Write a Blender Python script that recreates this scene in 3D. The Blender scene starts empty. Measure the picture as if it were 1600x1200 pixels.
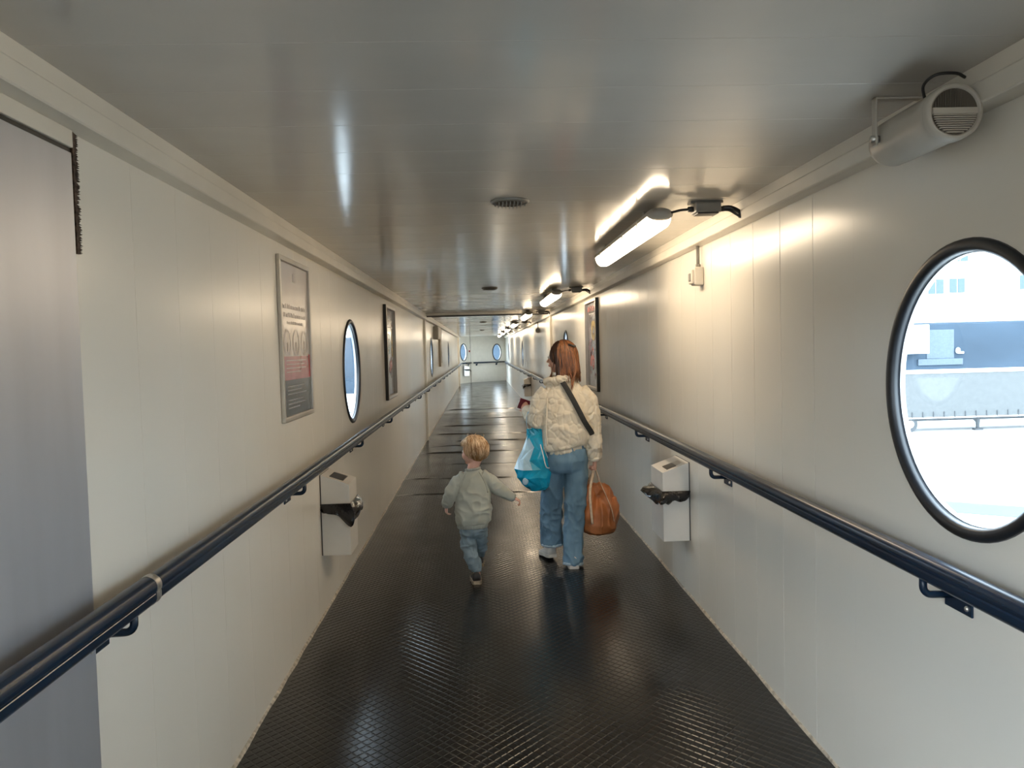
import bpy, bmesh, math, random
import numpy as np
from mathutils import Vector, Matrix

random.seed(7)
RNG = np.random.default_rng(7)
scene = bpy.context.scene
COL = scene.collection

# ------------------------------------------------------------------ camera
FPX, YAW, PITCH, ROLL = 1242.6, 0.03867, -0.04392, 0.02589
EYE = (0.0, 0.0, 1.6)
def set_camera():
    f = Vector((math.sin(YAW)*math.cos(PITCH), math.cos(YAW)*math.cos(PITCH), math.sin(PITCH)))
    r = Vector((math.cos(YAW), -math.sin(YAW), 0)); u = r.cross(f)
    r2 = r*math.cos(ROLL) - u*math.sin(ROLL); u2 = r*math.sin(ROLL) + u*math.cos(ROLL)
    cd = bpy.data.cameras.new('camera'); cam = bpy.data.objects.new('camera', cd); COL.objects.link(cam)
    m = Matrix((r2, u2, -f)).transposed().to_4x4(); m.translation = EYE
    cam.matrix_world = m
    cd.sensor_width = 36.0; cd.lens = 36.0*FPX/1600.0; cd.clip_start = 0.05; cd.clip_end = 600
    scene.camera = cam
set_camera()

# ------------------------------------------------------------------ sky and exposure
SKY_STRENGTH = 5.8
world = bpy.data.worlds.new('overcast_sky'); scene.world = world
world.use_nodes = True
_n = world.node_tree.nodes; _n.clear()
_o = _n.new('ShaderNodeOutputWorld'); _b = _n.new('ShaderNodeBackground')
_b.inputs['Color'].default_value = (0.78, 0.90, 1.0, 1); _b.inputs['Strength'].default_value = SKY_STRENGTH
world.node_tree.links.new(_b.outputs[0], _o.inputs[0])
scene.view_settings.view_transform = 'Standard'; scene.view_settings.look = 'None'
scene.view_settings.gamma = 1.0; scene.view_settings.use_curve_mapping = False
scene.view_settings.exposure = 1.0
LAMP_STRENGTH = 11.0
scene.cycles.max_bounces = 10; scene.cycles.diffuse_bounces = 6; scene.cycles.glossy_bounces = 5
scene.cycles.transparent_max_bounces = 12
scene.cycles.sample_clamp_indirect = 6.0
scene.cycles.caustics_reflective = False; scene.cycles.caustics_refractive = False

# ------------------------------------------------------------------ materials
def pm(name, col, rough=0.5, metal=0.0, var=0.08, vscale=(6, 6, 6), bump=0.0, bscale=(30, 30, 30), bdist=0.01,
       spec=0.5, coat=0.0, sheen=0.0, trans=0.0, island=0.0, rvar=0.0, detail=3.0, sss=0.0, col2=None):
    m = bpy.data.materials.new(name); m.use_nodes = True
    nt = m.node_tree; b = nt.nodes['Principled BSDF']; L = nt.links.new
    geo = nt.nodes.new('ShaderNodeNewGeometry')
    def noise(scale, det=detail):
        mp = nt.nodes.new('ShaderNodeVectorMath'); mp.operation = 'MULTIPLY'; mp.inputs[1].default_value = scale
        L(geo.outputs['Position'], mp.inputs[0])
        n = nt.nodes.new('ShaderNodeTexNoise'); n.inputs['Scale'].default_value = 1.0; n.inputs['Detail'].default_value = det
        L(mp.outputs[0], n.inputs['Vector']); return n
    n1 = noise(vscale)
    mix = nt.nodes.new('ShaderNodeMix'); mix.data_type = 'RGBA'
    c2 = col2 if col2 else tuple(max(0, c*(1-2*var)) for c in col)
    c1 = col if col2 else tuple(min(1, c*(1+var)) for c in col)
    mix.inputs[6].default_value = (*c1, 1); mix.inputs[7].default_value = (*c2, 1)
    if island:
        ad = nt.nodes.new('ShaderNodeMath'); ad.operation = 'MULTIPLY_ADD'; ad.inputs[1].default_value = island
        L(geo.outputs['Random Per Island'], ad.inputs[0]); 
        sb = nt.nodes.new('ShaderNodeMath'); sb.operation = 'SUBTRACT'; sb.inputs[1].default_value = island*0.5
        L(n1.outputs['Fac'], sb.inputs[0]); L(sb.outputs[0], ad.inputs[2]); L(ad.outputs[0], mix.inputs[0])
    else:
        ramp = nt.nodes.new('ShaderNodeMapRange'); ramp.inputs[1].default_value = 0.3; ramp.inputs[2].default_value = 0.7
        L(n1.outputs['Fac'], ramp.inputs[0]); L(ramp.outputs[0], mix.inputs[0])
    L(mix.outputs[2], b.inputs['Base Color'])
    b.inputs['Roughness'].default_value = rough; b.inputs['Metallic'].default_value = metal
    b.inputs['Specular IOR Level'].default_value = spec
    if rvar:
        mr = nt.nodes.new('ShaderNodeMapRange'); mr.inputs[1].default_value = 0.3; mr.inputs[2].default_value = 0.7
        mr.inputs[3].default_value = max(0.02, rough-rvar); mr.inputs[4].default_value = rough+rvar
        L(n1.outputs['Fac'], mr.inputs[0]); L(mr.outputs[0], b.inputs['Roughness'])
    if coat: b.inputs['Coat Weight'].default_value = coat; b.inputs['Coat Roughness'].default_value = 0.1
    if sheen: b.inputs['Sheen Weight'].default_value = sheen
    if trans: b.inputs['Transmission Weight'].default_value = trans
    if sss:
        b.inputs['Subsurface Weight'].default_value = sss; b.inputs['Subsurface Radius'].default_value = (0.01, 0.004, 0.002)
    if bump:
        n2 = noise(bscale, 2.0); bp = nt.nodes.new('ShaderNodeBump')
        bp.inputs['Strength'].default_value = bump; bp.inputs['Distance'].default_value = bdist
        L(n2.outputs['Fac'], bp.inputs['Height']); L(bp.outputs[0], b.inputs['Normal'])
    return m

def emit_mat(name, col, strength):
    m = bpy.data.materials.new(name); m.use_nodes = True; nt = m.node_tree; nt.nodes.clear()
    o = nt.nodes.new('ShaderNodeOutputMaterial'); e = nt.nodes.new('ShaderNodeEmission')
    e.inputs[0].default_value = (*col, 1); e.inputs[1].default_value = strength
    nt.links.new(e.outputs[0], o.inputs[0]); return m

def glass_mat():
    m = bpy.data.materials.new('window_glass'); m.use_nodes = True; nt = m.node_tree; nt.nodes.clear(); L = nt.links.new
    o = nt.nodes.new('ShaderNodeOutputMaterial'); t = nt.nodes.new('ShaderNodeBsdfTransparent'); g = nt.nodes.new('ShaderNodeBsdfGlossy')
    t.inputs[0].default_value = (0.88, 0.95, 0.99, 1); g.inputs['Roughness'].default_value = 0.03
    lw = nt.nodes.new('ShaderNodeLayerWeight'); lw.inputs[0].default_value = 0.5
    pw = nt.nodes.new('ShaderNodeMath'); pw.operation = 'POWER'; pw.inputs[1].default_value = 5.0; L(lw.outputs['Facing'], pw.inputs[0])
    fr = nt.nodes.new('ShaderNodeMath'); fr.operation = 'MULTIPLY_ADD'; fr.inputs[1].default_value = 0.45; fr.inputs[2].default_value = 0.02; L(pw.outputs[0], fr.inputs[0])
    mx = nt.nodes.new('ShaderNodeMixShader'); L(fr.outputs[0], mx.inputs[0]); L(t.outputs[0], mx.inputs[1]); L(g.outputs[0], mx.inputs[2])
    L(mx.outputs[0], o.inputs[0]); return m

M = {}
M['wall'] = pm('cream_gloss_paint', (0.80, 0.765, 0.69), 0.25, var=0.012, vscale=(.8, 1.6, .8), detail=1.0, bump=0.05, bscale=(1, 7, 0.25), bdist=0.012)
M['joint'] = pm('dark_joint_filler', (0.10, 0.085, 0.07), 0.8, var=0.3, vscale=(30, 30, 5))
M['endpanel'] = pm('cream_end_panel_paint', (0.84, 0.79, 0.70), 0.3, var=0.02)
M['trim'] = pm('cream_trim_paint', (0.76, 0.71, 0.62), 0.35, var=0.05, vscale=(4, 2, 4))
M['ceil'] = pm('ceiling_gloss_paint', (0.55, 0.52, 0.47), 0.145, var=0.03, vscale=(2, 3, 2), bump=0.05, bscale=(1.2, 20, 1), bdist=0.005, rvar=0.03)
M['rubber'] = pm('black_rubber', (0.008, 0.008, 0.0083), 0.22, var=0.25, vscale=(2, 2, 2), rvar=0.05, spec=0.42, bump=0.1, bscale=(60, 60, 60), bdist=0.002)
M['steel'] = pm('satin_steel_sheet', (0.50, 0.52, 0.57), 0.40, metal=0.55, var=0.05, vscale=(2, 6, 1), bump=0.01, bscale=(2, 6, 1))
M['brush'] = pm('brown_brush_seal', (0.10, 0.065, 0.045), 0.9, var=0.4, vscale=(80, 80, 80))
M['gasket'] = pm('black_window_gasket', (0.012, 0.014, 0.018), 0.38, var=0.2)
M['reveal'] = pm('white_window_reveal', (0.72, 0.73, 0.76), 0.4, var=0.04)
M['glass'] = glass_mat()
M['navy'] = pm('navy_rail_paint', (0.006, 0.020, 0.044), 0.27, var=0.12, vscale=(5, 2, 5), spec=0.4)
M['worn'] = pm('worn_bare_metal', (0.55, 0.52, 0.47), 0.35, metal=0.8, var=0.2, vscale=(60, 60, 60))
M['binwhite'] = pm('white_powder_coat', (0.70, 0.67, 0.62), 0.38, var=0.03)
M['dark'] = pm('dark_plate', (0.045, 0.042, 0.040), 0.35, var=0.2)
M['bagblack'] = pm('black_bin_liner', (0.006, 0.006, 0.008), 0.16, var=0.2, bump=0.35, bscale=(45, 45, 45), bdist=0.01)
M['alu'] = pm('silver_frame', (0.52, 0.49, 0.44), 0.38, metal=0.5, var=0.06)
M['black'] = pm('black_plastic', (0.02, 0.019, 0.018), 0.45, var=0.2)
M['grey'] = pm('grey_plastic', (0.20, 0.19, 0.17), 0.5, var=0.1)
M['lightgrey'] = pm('pale_plastic', (0.55, 0.51, 0.45), 0.45, var=0.06)
M['speaker'] = pm('beige_speaker_shell', (0.46, 0.42, 0.36), 0.42, var=0.06)
M['speakdark'] = pm('speaker_grille_dark', (0.10, 0.085, 0.065), 0.6, var=0.2)
M['lamp'] = emit_mat('lit_diffuser', (1.0, 0.80, 0.56), LAMP_STRENGTH)
M['lampboost'] = emit_mat('lit_diffuser_boosted', (1.0, 0.86, 0.66), LAMP_STRENGTH*2.3)  # strength raised above the other lamps to brighten the far end
M['lamphouse'] = pm('lamp_housing', (0.36, 0.34, 0.30), 0.5, var=0.08)
M['caulk'] = pm('cream_floor_edge', (0.52, 0.46, 0.37), 0.6, var=0.25, vscale=(40, 40, 40))
M['red'] = pm('red_plastic', (0.45, 0.02, 0.015), 0.4)
# prints
M['p_paper'] = pm('poster_paper', (0.62, 0.56, 0.54), 0.22, var=0.06, vscale=(3, 3, 3), coat=0.6)
M['p_pink'] = pm('poster_pink', (0.50, 0.18, 0.20), 0.22, var=0.15, coat=0.6)
M['p_slate'] = pm('poster_slate', (0.10, 0.12, 0.14), 0.22, var=0.15, coat=0.6)
M['p_text'] = pm('poster_text', (0.33, 0.29, 0.28), 0.3, var=0.1)
M['p_light'] = pm('poster_light_text', (0.40, 0.42, 0.44), 0.3, var=0.1)
M['p_red'] = pm('poster_red', (0.45, 0.03, 0.03), 0.25)
M['p_dark'] = pm('poster_dark', (0.035, 0.028, 0.03), 0.22, coat=0.6, vscale=(9, 9, 9), col2=(0.16, 0.11, 0.12), detail=5)
M['p_teal'] = pm('poster_teal', (0.16, 0.30, 0.33), 0.25, var=0.3, vscale=(20, 20, 20))
M['p_tealdark'] = pm('poster_teal_dark', (0.03, 0.09, 0.13), 0.25, var=0.3)
M['p_coral'] = pm('poster_coral', (0.48, 0.13, 0.12), 0.25, var=0.35, vscale=(14, 14, 14))
M['p_gold'] = pm('poster_gold', (0.50, 0.36, 0.12), 0.25, var=0.3, vscale=(20, 20, 20))
M['p_mauve'] = pm('poster_mauve', (0.25, 0.16, 0.2), 0.25, var=0.4, vscale=(18, 18, 18))
M['p_white'] = pm('poster_white', (0.6, 0.58, 0.56), 0.25)
# outside
M['shipwhite'] = pm('ship_white_paint', (0.78, 0.78, 0.78), 0.5, var=0.02, vscale=(.2, .2, .2))
M['hull'] = pm('ship_blue_hull', (0.042, 0.062, 0.086), 0.8, spec=0.2, var=0.12, vscale=(.15, .15, .3))
M['hullpale'] = pm('ship_pale_blue', (0.075, 0.10, 0.13), 0.5, var=0.06)
M['shipglass'] = pm('ship_window_tint', (0.085, 0.115, 0.14), 0.6, spec=0.2, var=0.06)
M['concrete'] = pm('pale_quay_concrete', (0.50, 0.50, 0.49), 0.85, var=0.05, vscale=(.3, .3, .3))
M['asphalt'] = pm('grey_lane', (0.10, 0.105, 0.11), 0.8, var=0.1)
M['bluelane'] = pm('blue_lane_paint', (0.030, 0.075, 0.15), 0.6, var=0.2, vscale=(.8, .8, .8))
M['blocker'] = pm('blocker_cladding', (0.16, 0.14, 0.12), 0.7, var=0.1)
M['tarp'] = pm('pale_trailer_tarp', (0.113, 0.117, 0.117), 0.8, spec=0.2, var=0.04)
M['tyre'] = pm('tyre_rubber', (0.065, 0.07, 0.075), 0.8, var=0.1)
# people
M['skin'] = pm('skin_warm', (0.62, 0.34, 0.25), 0.5, var=0.05, vscale=(25, 25, 25), sss=0.08)
M['skinchild'] = pm('skin_fair', (0.72, 0.43, 0.34), 0.5, var=0.05, vscale=(25, 25, 25), sss=0.08)
M['lip'] = pm('lip_pink', (0.50, 0.17, 0.16), 0.4)
M['eye'] = pm('eye_white', (0.75, 0.74, 0.72), 0.2); M['iris'] = pm('iris_dark', (0.05, 0.06, 0.07), 0.15)
M['auburn'] = pm('auburn_hair', (0.36, 0.135, 0.045), 0.36, vscale=(14, 14, 3), island=1.3, col2=(0.045, 0.016, 0.007), spec=0.6)
M['blond'] = pm('blond_hair', (0.88, 0.68, 0.46), 0.4, vscale=(12, 12, 12), island=1.2, col2=(0.34, 0.17, 0.06), spec=0.5)
M['cream'] = pm('cream_quilted_cloth', (0.72, 0.645, 0.515), 0.75, var=0.04, vscale=(12, 12, 12), sheen=0.2, bump=0.2, bscale=(180, 180, 180), bdist=0.002)
M['denim'] = pm('blue_denim', (0.17, 0.29, 0.40), 0.85, vscale=(9, 9, 4), col2=(0.075, 0.145, 0.21), bump=0.2, bscale=(260, 260, 260), bdist=0.002, detail=5)
M['denimhem'] = pm('pale_denim_hem', (0.36, 0.47, 0.55), 0.85, var=0.15, vscale=(60, 60, 60))
M['sweat'] = pm('grey_green_sweatshirt', (0.40, 0.42, 0.37), 0.85, var=0.05, vscale=(10, 10, 10), sheen=0.2)
M['rib'] = pm('sweatshirt_rib', (0.36, 0.38, 0.345), 0.88, var=0.12, vscale=(140, 140, 6))
M['jogger'] = pm('light_denim_joggers', (0.25, 0.33, 0.38), 0.85, vscale=(14, 14, 10), col2=(0.14, 0.20, 0.245), detail=5)
M['sole'] = pm('pale_shoe_sole', (0.62, 0.59, 0.54), 0.6, var=0.1)
M['shoedark'] = pm('dark_shoe_upper', (0.05, 0.048, 0.05), 0.6, var=0.3)
M['shoetan'] = pm('tan_shoe_sole', (0.34, 0.27, 0.19), 0.6, var=0.3, vscale=(50, 50, 50))
M['shoewhite'] = pm('white_shoe_upper', (0.60, 0.58, 0.55), 0.5, var=0.1)
M['cyan'] = pm('cyan_plastic_bag', (0.010, 0.36, 0.58), 0.26, var=0.2, vscale=(9, 9, 9), bump=0.3, bscale=(28, 28, 28), bdist=0.01)
M['paleplastic'] = pm('pale_blue_bag_print', (0.42, 0.62, 0.74), 0.28, var=0.1, bump=0.3, bscale=(28, 28, 28), bdist=0.01)
M['rust'] = pm('rust_brown_bag', (0.40, 0.135, 0.040), 0.55, var=0.18, vscale=(10, 10, 6), bump=0.35, bscale=(22, 22, 14), bdist=0.012)
M['strapcream'] = pm('cream_webbing', (0.62, 0.47, 0.33), 0.7, var=0.1, vscale=(50, 50, 50))
M['webblack'] = pm('black_webbing', (0.03, 0.03, 0.028), 0.75, var=0.2, vscale=(90, 90, 90))
M['burgundy'] = pm('burgundy_cover', (0.11, 0.008, 0.020), 0.4, var=0.15)
M['paper'] = pm('white_paper', (0.75, 0.74, 0.72), 0.6, var=0.03)

# ------------------------------------------------------------------ object helpers
ORG = {}
def _link(o): COL.objects.link(o); return o
def tag(o, label, cat, group=None, kind=None):
    o['label'] = label; o['category'] = cat
    if group: o['group'] = group
    if kind: o['kind'] = kind
    return o
def empty(name, loc, label=None, cat=None, group=None, kind=None):
    o = bpy.data.objects.new(name, None); _link(o); o.location = loc; o.empty_display_size = 0.05
    ORG[o] = np.array(loc, float)
    if label: tag(o, label, cat, group, kind)
    elif kind: o['kind'] = kind
    return o
def mesh(name, V, F, smooth=False):
    me = bpy.data.meshes.new(name)
    V = np.asarray(V, float)
    me.from_pydata(V.tolist(), [], [tuple(int(i) for i in f) for f in F]); me.update()
    if smooth: me.polygons.foreach_set('use_smooth', [True]*len(me.polygons))
    return me
def mk(name, vf, mat, parent=None, smooth=False, org=None, fix=True):
    V, F = vf
    V = np.asarray(V, float)
    o0 = ORG[parent] if parent is not None else (np.array(org, float) if org is not None else np.zeros(3))
    me = mesh(name, V-o0, F, smooth)
    if fix:
        bm = bmesh.new(); bm.from_mesh(me); bmesh.ops.recalc_face_normals(bm, faces=bm.faces); bm.to_mesh(me); bm.free()
    me.materials.append(mat)
    o = bpy.data.objects.new(name, me); _link(o); ORG[o] = o0
    if parent is not None: o.parent = parent
    elif org is not None: o.location = org
    return o
def cat(*vfs):
    V, F, n = [], [], 0
    for v, f in vfs:
        v = np.asarray(v, float); V.append(v); F += [tuple(int(i)+n for i in q) for q in f]; n += len(v)
    return np.vstack(V), F
def box(x0, x1, y0, y1, z0, z1):
    V = [(x, y, z) for z in (z0, z1) for y in (y0, y1) for x in (x0, x1)]
    return np.array(V, float), [(0, 2, 3, 1), (4, 5, 7, 6), (0, 1, 5, 4), (2, 6, 7, 3), (0, 4, 6, 2), (1, 3, 7, 5)]
def bbox(x0, x1, y0, y1, z0, z1, b=0.004, seg=2):
    V, F = box(x0, x1, y0, y1, z0, z1)
    bm = bmesh.new(); vs = [bm.verts.new(v) for v in V]; [bm.faces.new([vs[i] for i in f]) for f in F]
    bmesh.ops.bevel(bm, geom=bm.edges[:], offset=b, segments=seg, affect='EDGES', profile=0.5)
    bm.verts.index_update()
    r = np.array([v.co[:] for v in bm.verts]), [tuple(v.index for v in f.verts) for f in bm.faces]
    bm.free(); return r
def prism(poly, axis, a, b):
    """extrude a 2D polygon along axis (0 x: poly=(y,z); 1 y: poly=(x,z); 2 z: poly=(x,y))"""
    n = len(poly); V = []
    for t in (a, b):
        for p in poly:
            q = [0, 0, 0]; q[axis] = t
            k = [i for i in range(3) if i != axis]; q[k[0]], q[k[1]] = p
            V.append(q)
    F = [tuple(range(n)), tuple(range(2*n-1, n-1, -1))] + [(i, (i+1) % n, n+(i+1) % n, n+i) for i in range(n)]
    return np.array(V, float), F
def lathe(profile, n, center, axis=0, sy=1.0, sz=1.0, closed=True):
    """profile: (r, h) pairs; revolved about axis through center"""
    V, F, m = [], [], len(profile)
    for i in range(n):
        a = 2*math.pi*i/n; ca, sa = math.cos(a)*sy, math.sin(a)*sz
        for r, h in profile:
            q = [0, 0, 0]; k = [j for j in range(3) if j != axis]
            q[axis] = h; q[k[0]] = r*ca; q[k[1]] = r*sa
            V.append([q[j]+center[j] for j in range(3)])
    for i in range(n):
        for j in range(m if closed else m-1):
            a, b = i*m+j, i*m+(j+1) % m; c, d = ((i+1) % n)*m+(j+1) % m, ((i+1) % n)*m+j
            F.append((a, b, c, d))
    return np.array(V, float), F
def disc(center, r, n, axis=0, thick=0.006, sy=1.0, sz=1.0):
    k = [j for j in range(3) if j != axis]
    poly = [(center[k[0]]+r*sy*math.cos(2*math.pi*i/n), center[k[1]]+r*sz*math.sin(2*math.pi*i/n)) for i in range(n)]
    return prism(poly, axis, center[axis]-thick/2, center[axis]+thick/2)
def tube(pts, rad, n=12, sx=1.0, sy=1.0, cap=True, ref=(0, 1, 0), round_ends=False):
    """lofted tube through pts; rad per point, or (ra, rb) per point"""
    P = [np.array(p, float) for p in pts]; m = len(P)
    R = rad if hasattr(rad, '__len__') else [rad]*m
    R = [(r, r) if not hasattr(r, '__len__') else r for r in R]
    if round_ends:
        d0 = P[0]-P[1]; d0 /= np.linalg.norm(d0); d1 = P[-1]-P[-2]; d1 /= np.linalg.norm(d1)
        r0, r1 = R[0], R[-1]
        pre = [(P[0]+d0*r0[0]*math.sin(t), (r0[0]*math.cos(t), r0[1]*math.cos(t))) for t in (1.35, 0.95, 0.5)]
        post = [(P[-1]+d1*r1[0]*math.sin(t), (r1[0]*math.cos(t), r1[1]*math.cos(t))) for t in (0.5, 0.95, 1.35)]
        P = [a for a, _ in pre]+P+[a for a, _ in post]; R = [b for _, b in pre]+R+[b for _, b in post]; m = len(P)
    V, F = [], []; u = np.array(ref, float)
    for i in range(m):
        t = P[min(i+1, m-1)]-P[max(i-1, 0)]; t /= (np.linalg.norm(t)+1e-9)
        u = u-t*(u@t)
        if np.linalg.norm(u) < 1e-3: u = np.array((1, 0, 0))-t*t[0]
        u /= np.linalg.norm(u); w = np.cross(t, u)
        for k in range(n):
            a = 2*math.pi*k/n; V.append(P[i]+u*math.cos(a)*R[i][0]*sx+w*math.sin(a)*R[i][1]*sy)
    for i in range(m-1):
        for k in range(n): F.append((i*n+k, i*n+(k+1) % n, (i+1)*n+(k+1) % n, (i+1)*n+k))
    if cap: F.append(tuple(range(n-1, -1, -1))); F.append(tuple((m-1)*n+k for k in range(n)))
    return np.array(V), F
def arcpts(pts, sub=6):
    """Catmull-Rom resample"""
    P = [np.array(p, float) for p in pts]; P = [2*P[0]-P[1]]+P+[2*P[-1]-P[-2]]; out = []
    for i in range(1, len(P)-2):
        for k in range(sub):
            t = k/sub; a, b, c, d = P[i-1:i+3]
            out.append(0.5*((2*b)+(c-a)*t+(2*a-5*b+4*c-d)*t*t+(3*b-a-3*c+d)*t**3))
    out.append(P[-2]); return out
def ellipsoid(c, r, n=16, m=10, axes=None):
    V, F = [], []
    A = np.eye(3) if axes is None else np.array(axes, float)
    for i in range(1, m):
        th = math.pi*i/m
        for k in range(n):
            a = 2*math.pi*k/n
            q = np.array((r[0]*math.sin(th)*math.cos(a), r[1]*math.sin(th)*math.sin(a), r[2]*math.cos(th)))
            V.append(np.array(c)+q@A)
    V.append(np.array(c)+np.array((0, 0, r[2]))@A); V.append(np.array(c)-np.array((0, 0, r[2]))@A); T, B = len(V)-2, len(V)-1
    for i in range(m-2):
        for k in range(n): F.append((i*n+k, (i+1)*n+k, (i+1)*n+(k+1) % n, i*n+(k+1) % n))
    for k in range(n): F.append((T, k, (k+1) % n)); F.append((B, (m-2)*n+(k+1) % n, (m-2)*n+k))
    return np.array(V), F
def rings(R, n=28, p=2.3):
    """stack of horizontal superellipse rings: (cx, cy, z, rx, ry[, dz_x])  dz_x tilts the ring along x"""
    V, F, m = [], [], len(R)
    for r in R:
        cx, cy, z, rx, ry = r[:5]; tl = r[5] if len(r) > 5 else 0
        for k in range(n):
            a = 2*math.pi*k/n; c, s = math.cos(a), math.sin(a)
            x = rx*math.copysign(abs(c)**(2/p), c); y = ry*math.copysign(abs(s)**(2/p), s)
            V.append((cx+x, cy+y, z+tl*x))
    for i in range(m-1):
        for k in range(n): F.append((i*n+k, i*n+(k+1) % n, (i+1)*n+(k+1) % n, (i+1)*n+k))
    F.append(tuple(range(n-1, -1, -1))); F.append(tuple((m-1)*n+k for k in range(n)))
    return np.array(V, float), F

# ---- voxel union, smoothing and noise for soft bodies
def remesh(vf, voxel):
    V, F = vf
    me = mesh('tmp', V, F)
    bm = bmesh.new(); bm.from_mesh(me); bmesh.ops.recalc_face_normals(bm, faces=bm.faces); bm.to_mesh(me); bm.free()
    o = bpy.data.objects.new('tmp', me); _link(o)
    md = o.modifiers.new('r', 'REMESH'); md.mode = 'VOXEL'; md.voxel_size = voxel; md.adaptivity = 0
    dg = bpy.context.evaluated_depsgraph_get(); ev = o.evaluated_get(dg); m2 = ev.to_mesh()
    co = np.empty(len(m2.vertices)*3); m2.vertices.foreach_get('co', co); co = co.reshape(-1, 3)
    fs = [tuple(p.vertices) for p in m2.polygons]
    ev.to_mesh_clear(); bpy.data.objects.remove(o); bpy.data.meshes.remove(me)
    return co, fs
def _quads(F): return np.array([f if len(f) == 4 else (f[0], f[1], f[2], f[2]) for f in F])
def smooth(vf, it=6, lam=0.5):
    V, F = vf; V = V.copy(); Q = _quads(F)
    E = np.vstack([Q[:, [0, 1]], Q[:, [1, 2]], Q[:, [2, 3]], Q[:, [3, 0]]]); E = E[E[:, 0] != E[:, 1]]
    E = np.unique(np.sort(E, 1), axis=0); deg = np.bincount(E.ravel(), minlength=len(V)).astype(float)[:, None]; deg[deg == 0] = 1
    for _ in range(it):
        S = np.zeros_like(V)
        for a in range(3):
            S[:, a] = np.bincount(E[:, 0], V[E[:, 1], a], len(V))+np.bincount(E[:, 1], V[E[:, 0], a], len(V))
        V += lam*(S/deg-V)
    return V, F
def normals(vf):
    V, F = vf; Q = _quads(F); n = np.cross(V[Q[:, 2]]-V[Q[:, 0]], V[Q[:, 3]]-V[Q[:, 1]]); N = np.zeros_like(V)
    for k in range(4):
        for a in range(3): N[:, a] += np.bincount(Q[:, k], n[:, a], len(V))
    return N/(np.linalg.norm(N, axis=1, keepdims=True)+1e-12)
def _hash(I, s=0):
    h = (I[..., 0].astype(np.int64)*374761393+I[..., 1].astype(np.int64)*668265263+I[..., 2].astype(np.int64)*2147483647+s*974711) & 0xffffffff
    h = ((h ^ (h >> 13))*1274126177) & 0xffffffff; h = ((h ^ (h >> 16))*2246822519) & 0xffffffff
    return ((h ^ (h >> 15)) & 0xffffff)/float(0xffffff)
def vnoise(P, s=0):
    I = np.floor(P).astype(np.int64); f = P-I; f = f*f*(3-2*f); out = 0
    for dx in (0, 1):
        for dy in (0, 1):
            for dz in (0, 1):
                w = (f[:, 0] if dx else 1-f[:, 0])*(f[:, 1] if dy else 1-f[:, 1])*(f[:, 2] if dz else 1-f[:, 2])
                out = out+w*_hash(I+np.array((dx, dy, dz)), s)
    return out*2-1
def cells(P, s=0):
    """distance gap between the two nearest jittered seeds (0 on a cell border)"""
    I = np.floor(P).astype(np.int64); d1 = np.full(len(P), 9.0); d2 = np.full(len(P), 9.0)
    for dx in (-1, 0, 1):
        for dy in (-1, 0, 1):
            for dz in (-1, 0, 1):
                J = I+np.array((dx, dy, dz)); q = J+np.stack([_hash(J, s+k) for k in range(3)], 1)
                d = np.linalg.norm(P-q, axis=1); m = d < d1
                d2 = np.where(m, d1, np.minimum(d2, d)); d1 = np.where(m, d, d1)
    return d2-d1
def push(vf, h):
    return vf[0]+normals(vf)*np.asarray(h)[:, None], vf[1]

# ================================================================== STRUCTURE
XL, XR, ZC = -1.005, 1.295, 2.27
Y0, YP, YE = -3.2, 14.3, 41.2          # added rear wall behind the camera, portal frame, far end
WR, WZ = 0.404, 1.459                  # round window: outer gasket radius and height of centre
PITCH_W, PITCH_C = 0.337, 0.317
WALL_T = 0.028

# ---- floor
floor = mk('floor', box(XL-0.08, XR+0.08, Y0, YE+1.5, -0.12, 0.0), M['rubber'])
tag(floor, 'black rubber walkway floor with raised diamond tread', 'floor', kind='structure')
def tread(y0, y1):
    dx, dy, h = 0.052, 0.056, 0.0010
    V, F = [], []; row = 0; y = y0
    while y < y1:
        x = XL+0.03+(dx/2 if row % 2 else 0)
        while x < XR-0.03:
            n = len(V); a, b = dx*0.465, dy*0.465; a2, b2 = a-0.0055, b-0.0055
            V += [(x-a, y, 0), (x, y-b, 0), (x+a, y, 0), (x, y+b, 0), (x-a2, y, h), (x, y-b2, h), (x+a2, y, h), (x, y+b2, h)]
            F += [(n+4, n+5, n+6, n+7)]+[(n+i, n+(i+1) % 4, n+4+(i+1) % 4, n+4+i) for i in range(4)]
            x += dx
        y += dy/2; row += 1
    return np.array(V), F
t = mk('diamond_tread', tread(1.6, YP+6), M['rubber'], floor, fix=False); t['kind'] = 'stuff'
def wrinkle(y, x0, x1, h, w, seed):
    n = 46; V, F = [], []; prof = [(-1, 0), (-.55, .35), (-.2, .9), (.1, 1), (.45, .45), (1, 0)]
    for i in range(n):
        s = i/(n-1); x = x0+(x1-x0)*s
        yy = y+0.05*math.sin(s*5+seed)+0.02*math.sin(s*17+seed*3)+0.03*(s-.5)
        hh = h*(0.25+0.75*abs(math.sin(s*4.3+seed*1.7)))*min(1, s*12, (1-s)*12)
        V += [(x, yy+w*a, 0.0012+hh*b) for a, b in prof]
    k = len(prof)
    for i in range(n-1):
        for j in range(k-1): F.append((i*k+j, (i+1)*k+j, (i+1)*k+j+1, i*k+j+1))
    return np.array(V), F
for i, (y, h) in enumerate([(8.85, .012), (9.95, .014), (11.2, .010), (12.5, .018), (13.35, .012), (14.0, .020), (15.2, .012), (16.9, .016), (18.6, .012), (21.5, .014)]):
    a, b = ((XL+.02, XR-.02), (XL+.02, .55), (-.5, XR-.02))[i % 3]
    mk('wrinkle', wrinkle(y, a, b, h, 0.05, i*1.3), M['rubber'], floor, smooth=True, fix=False)

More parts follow.
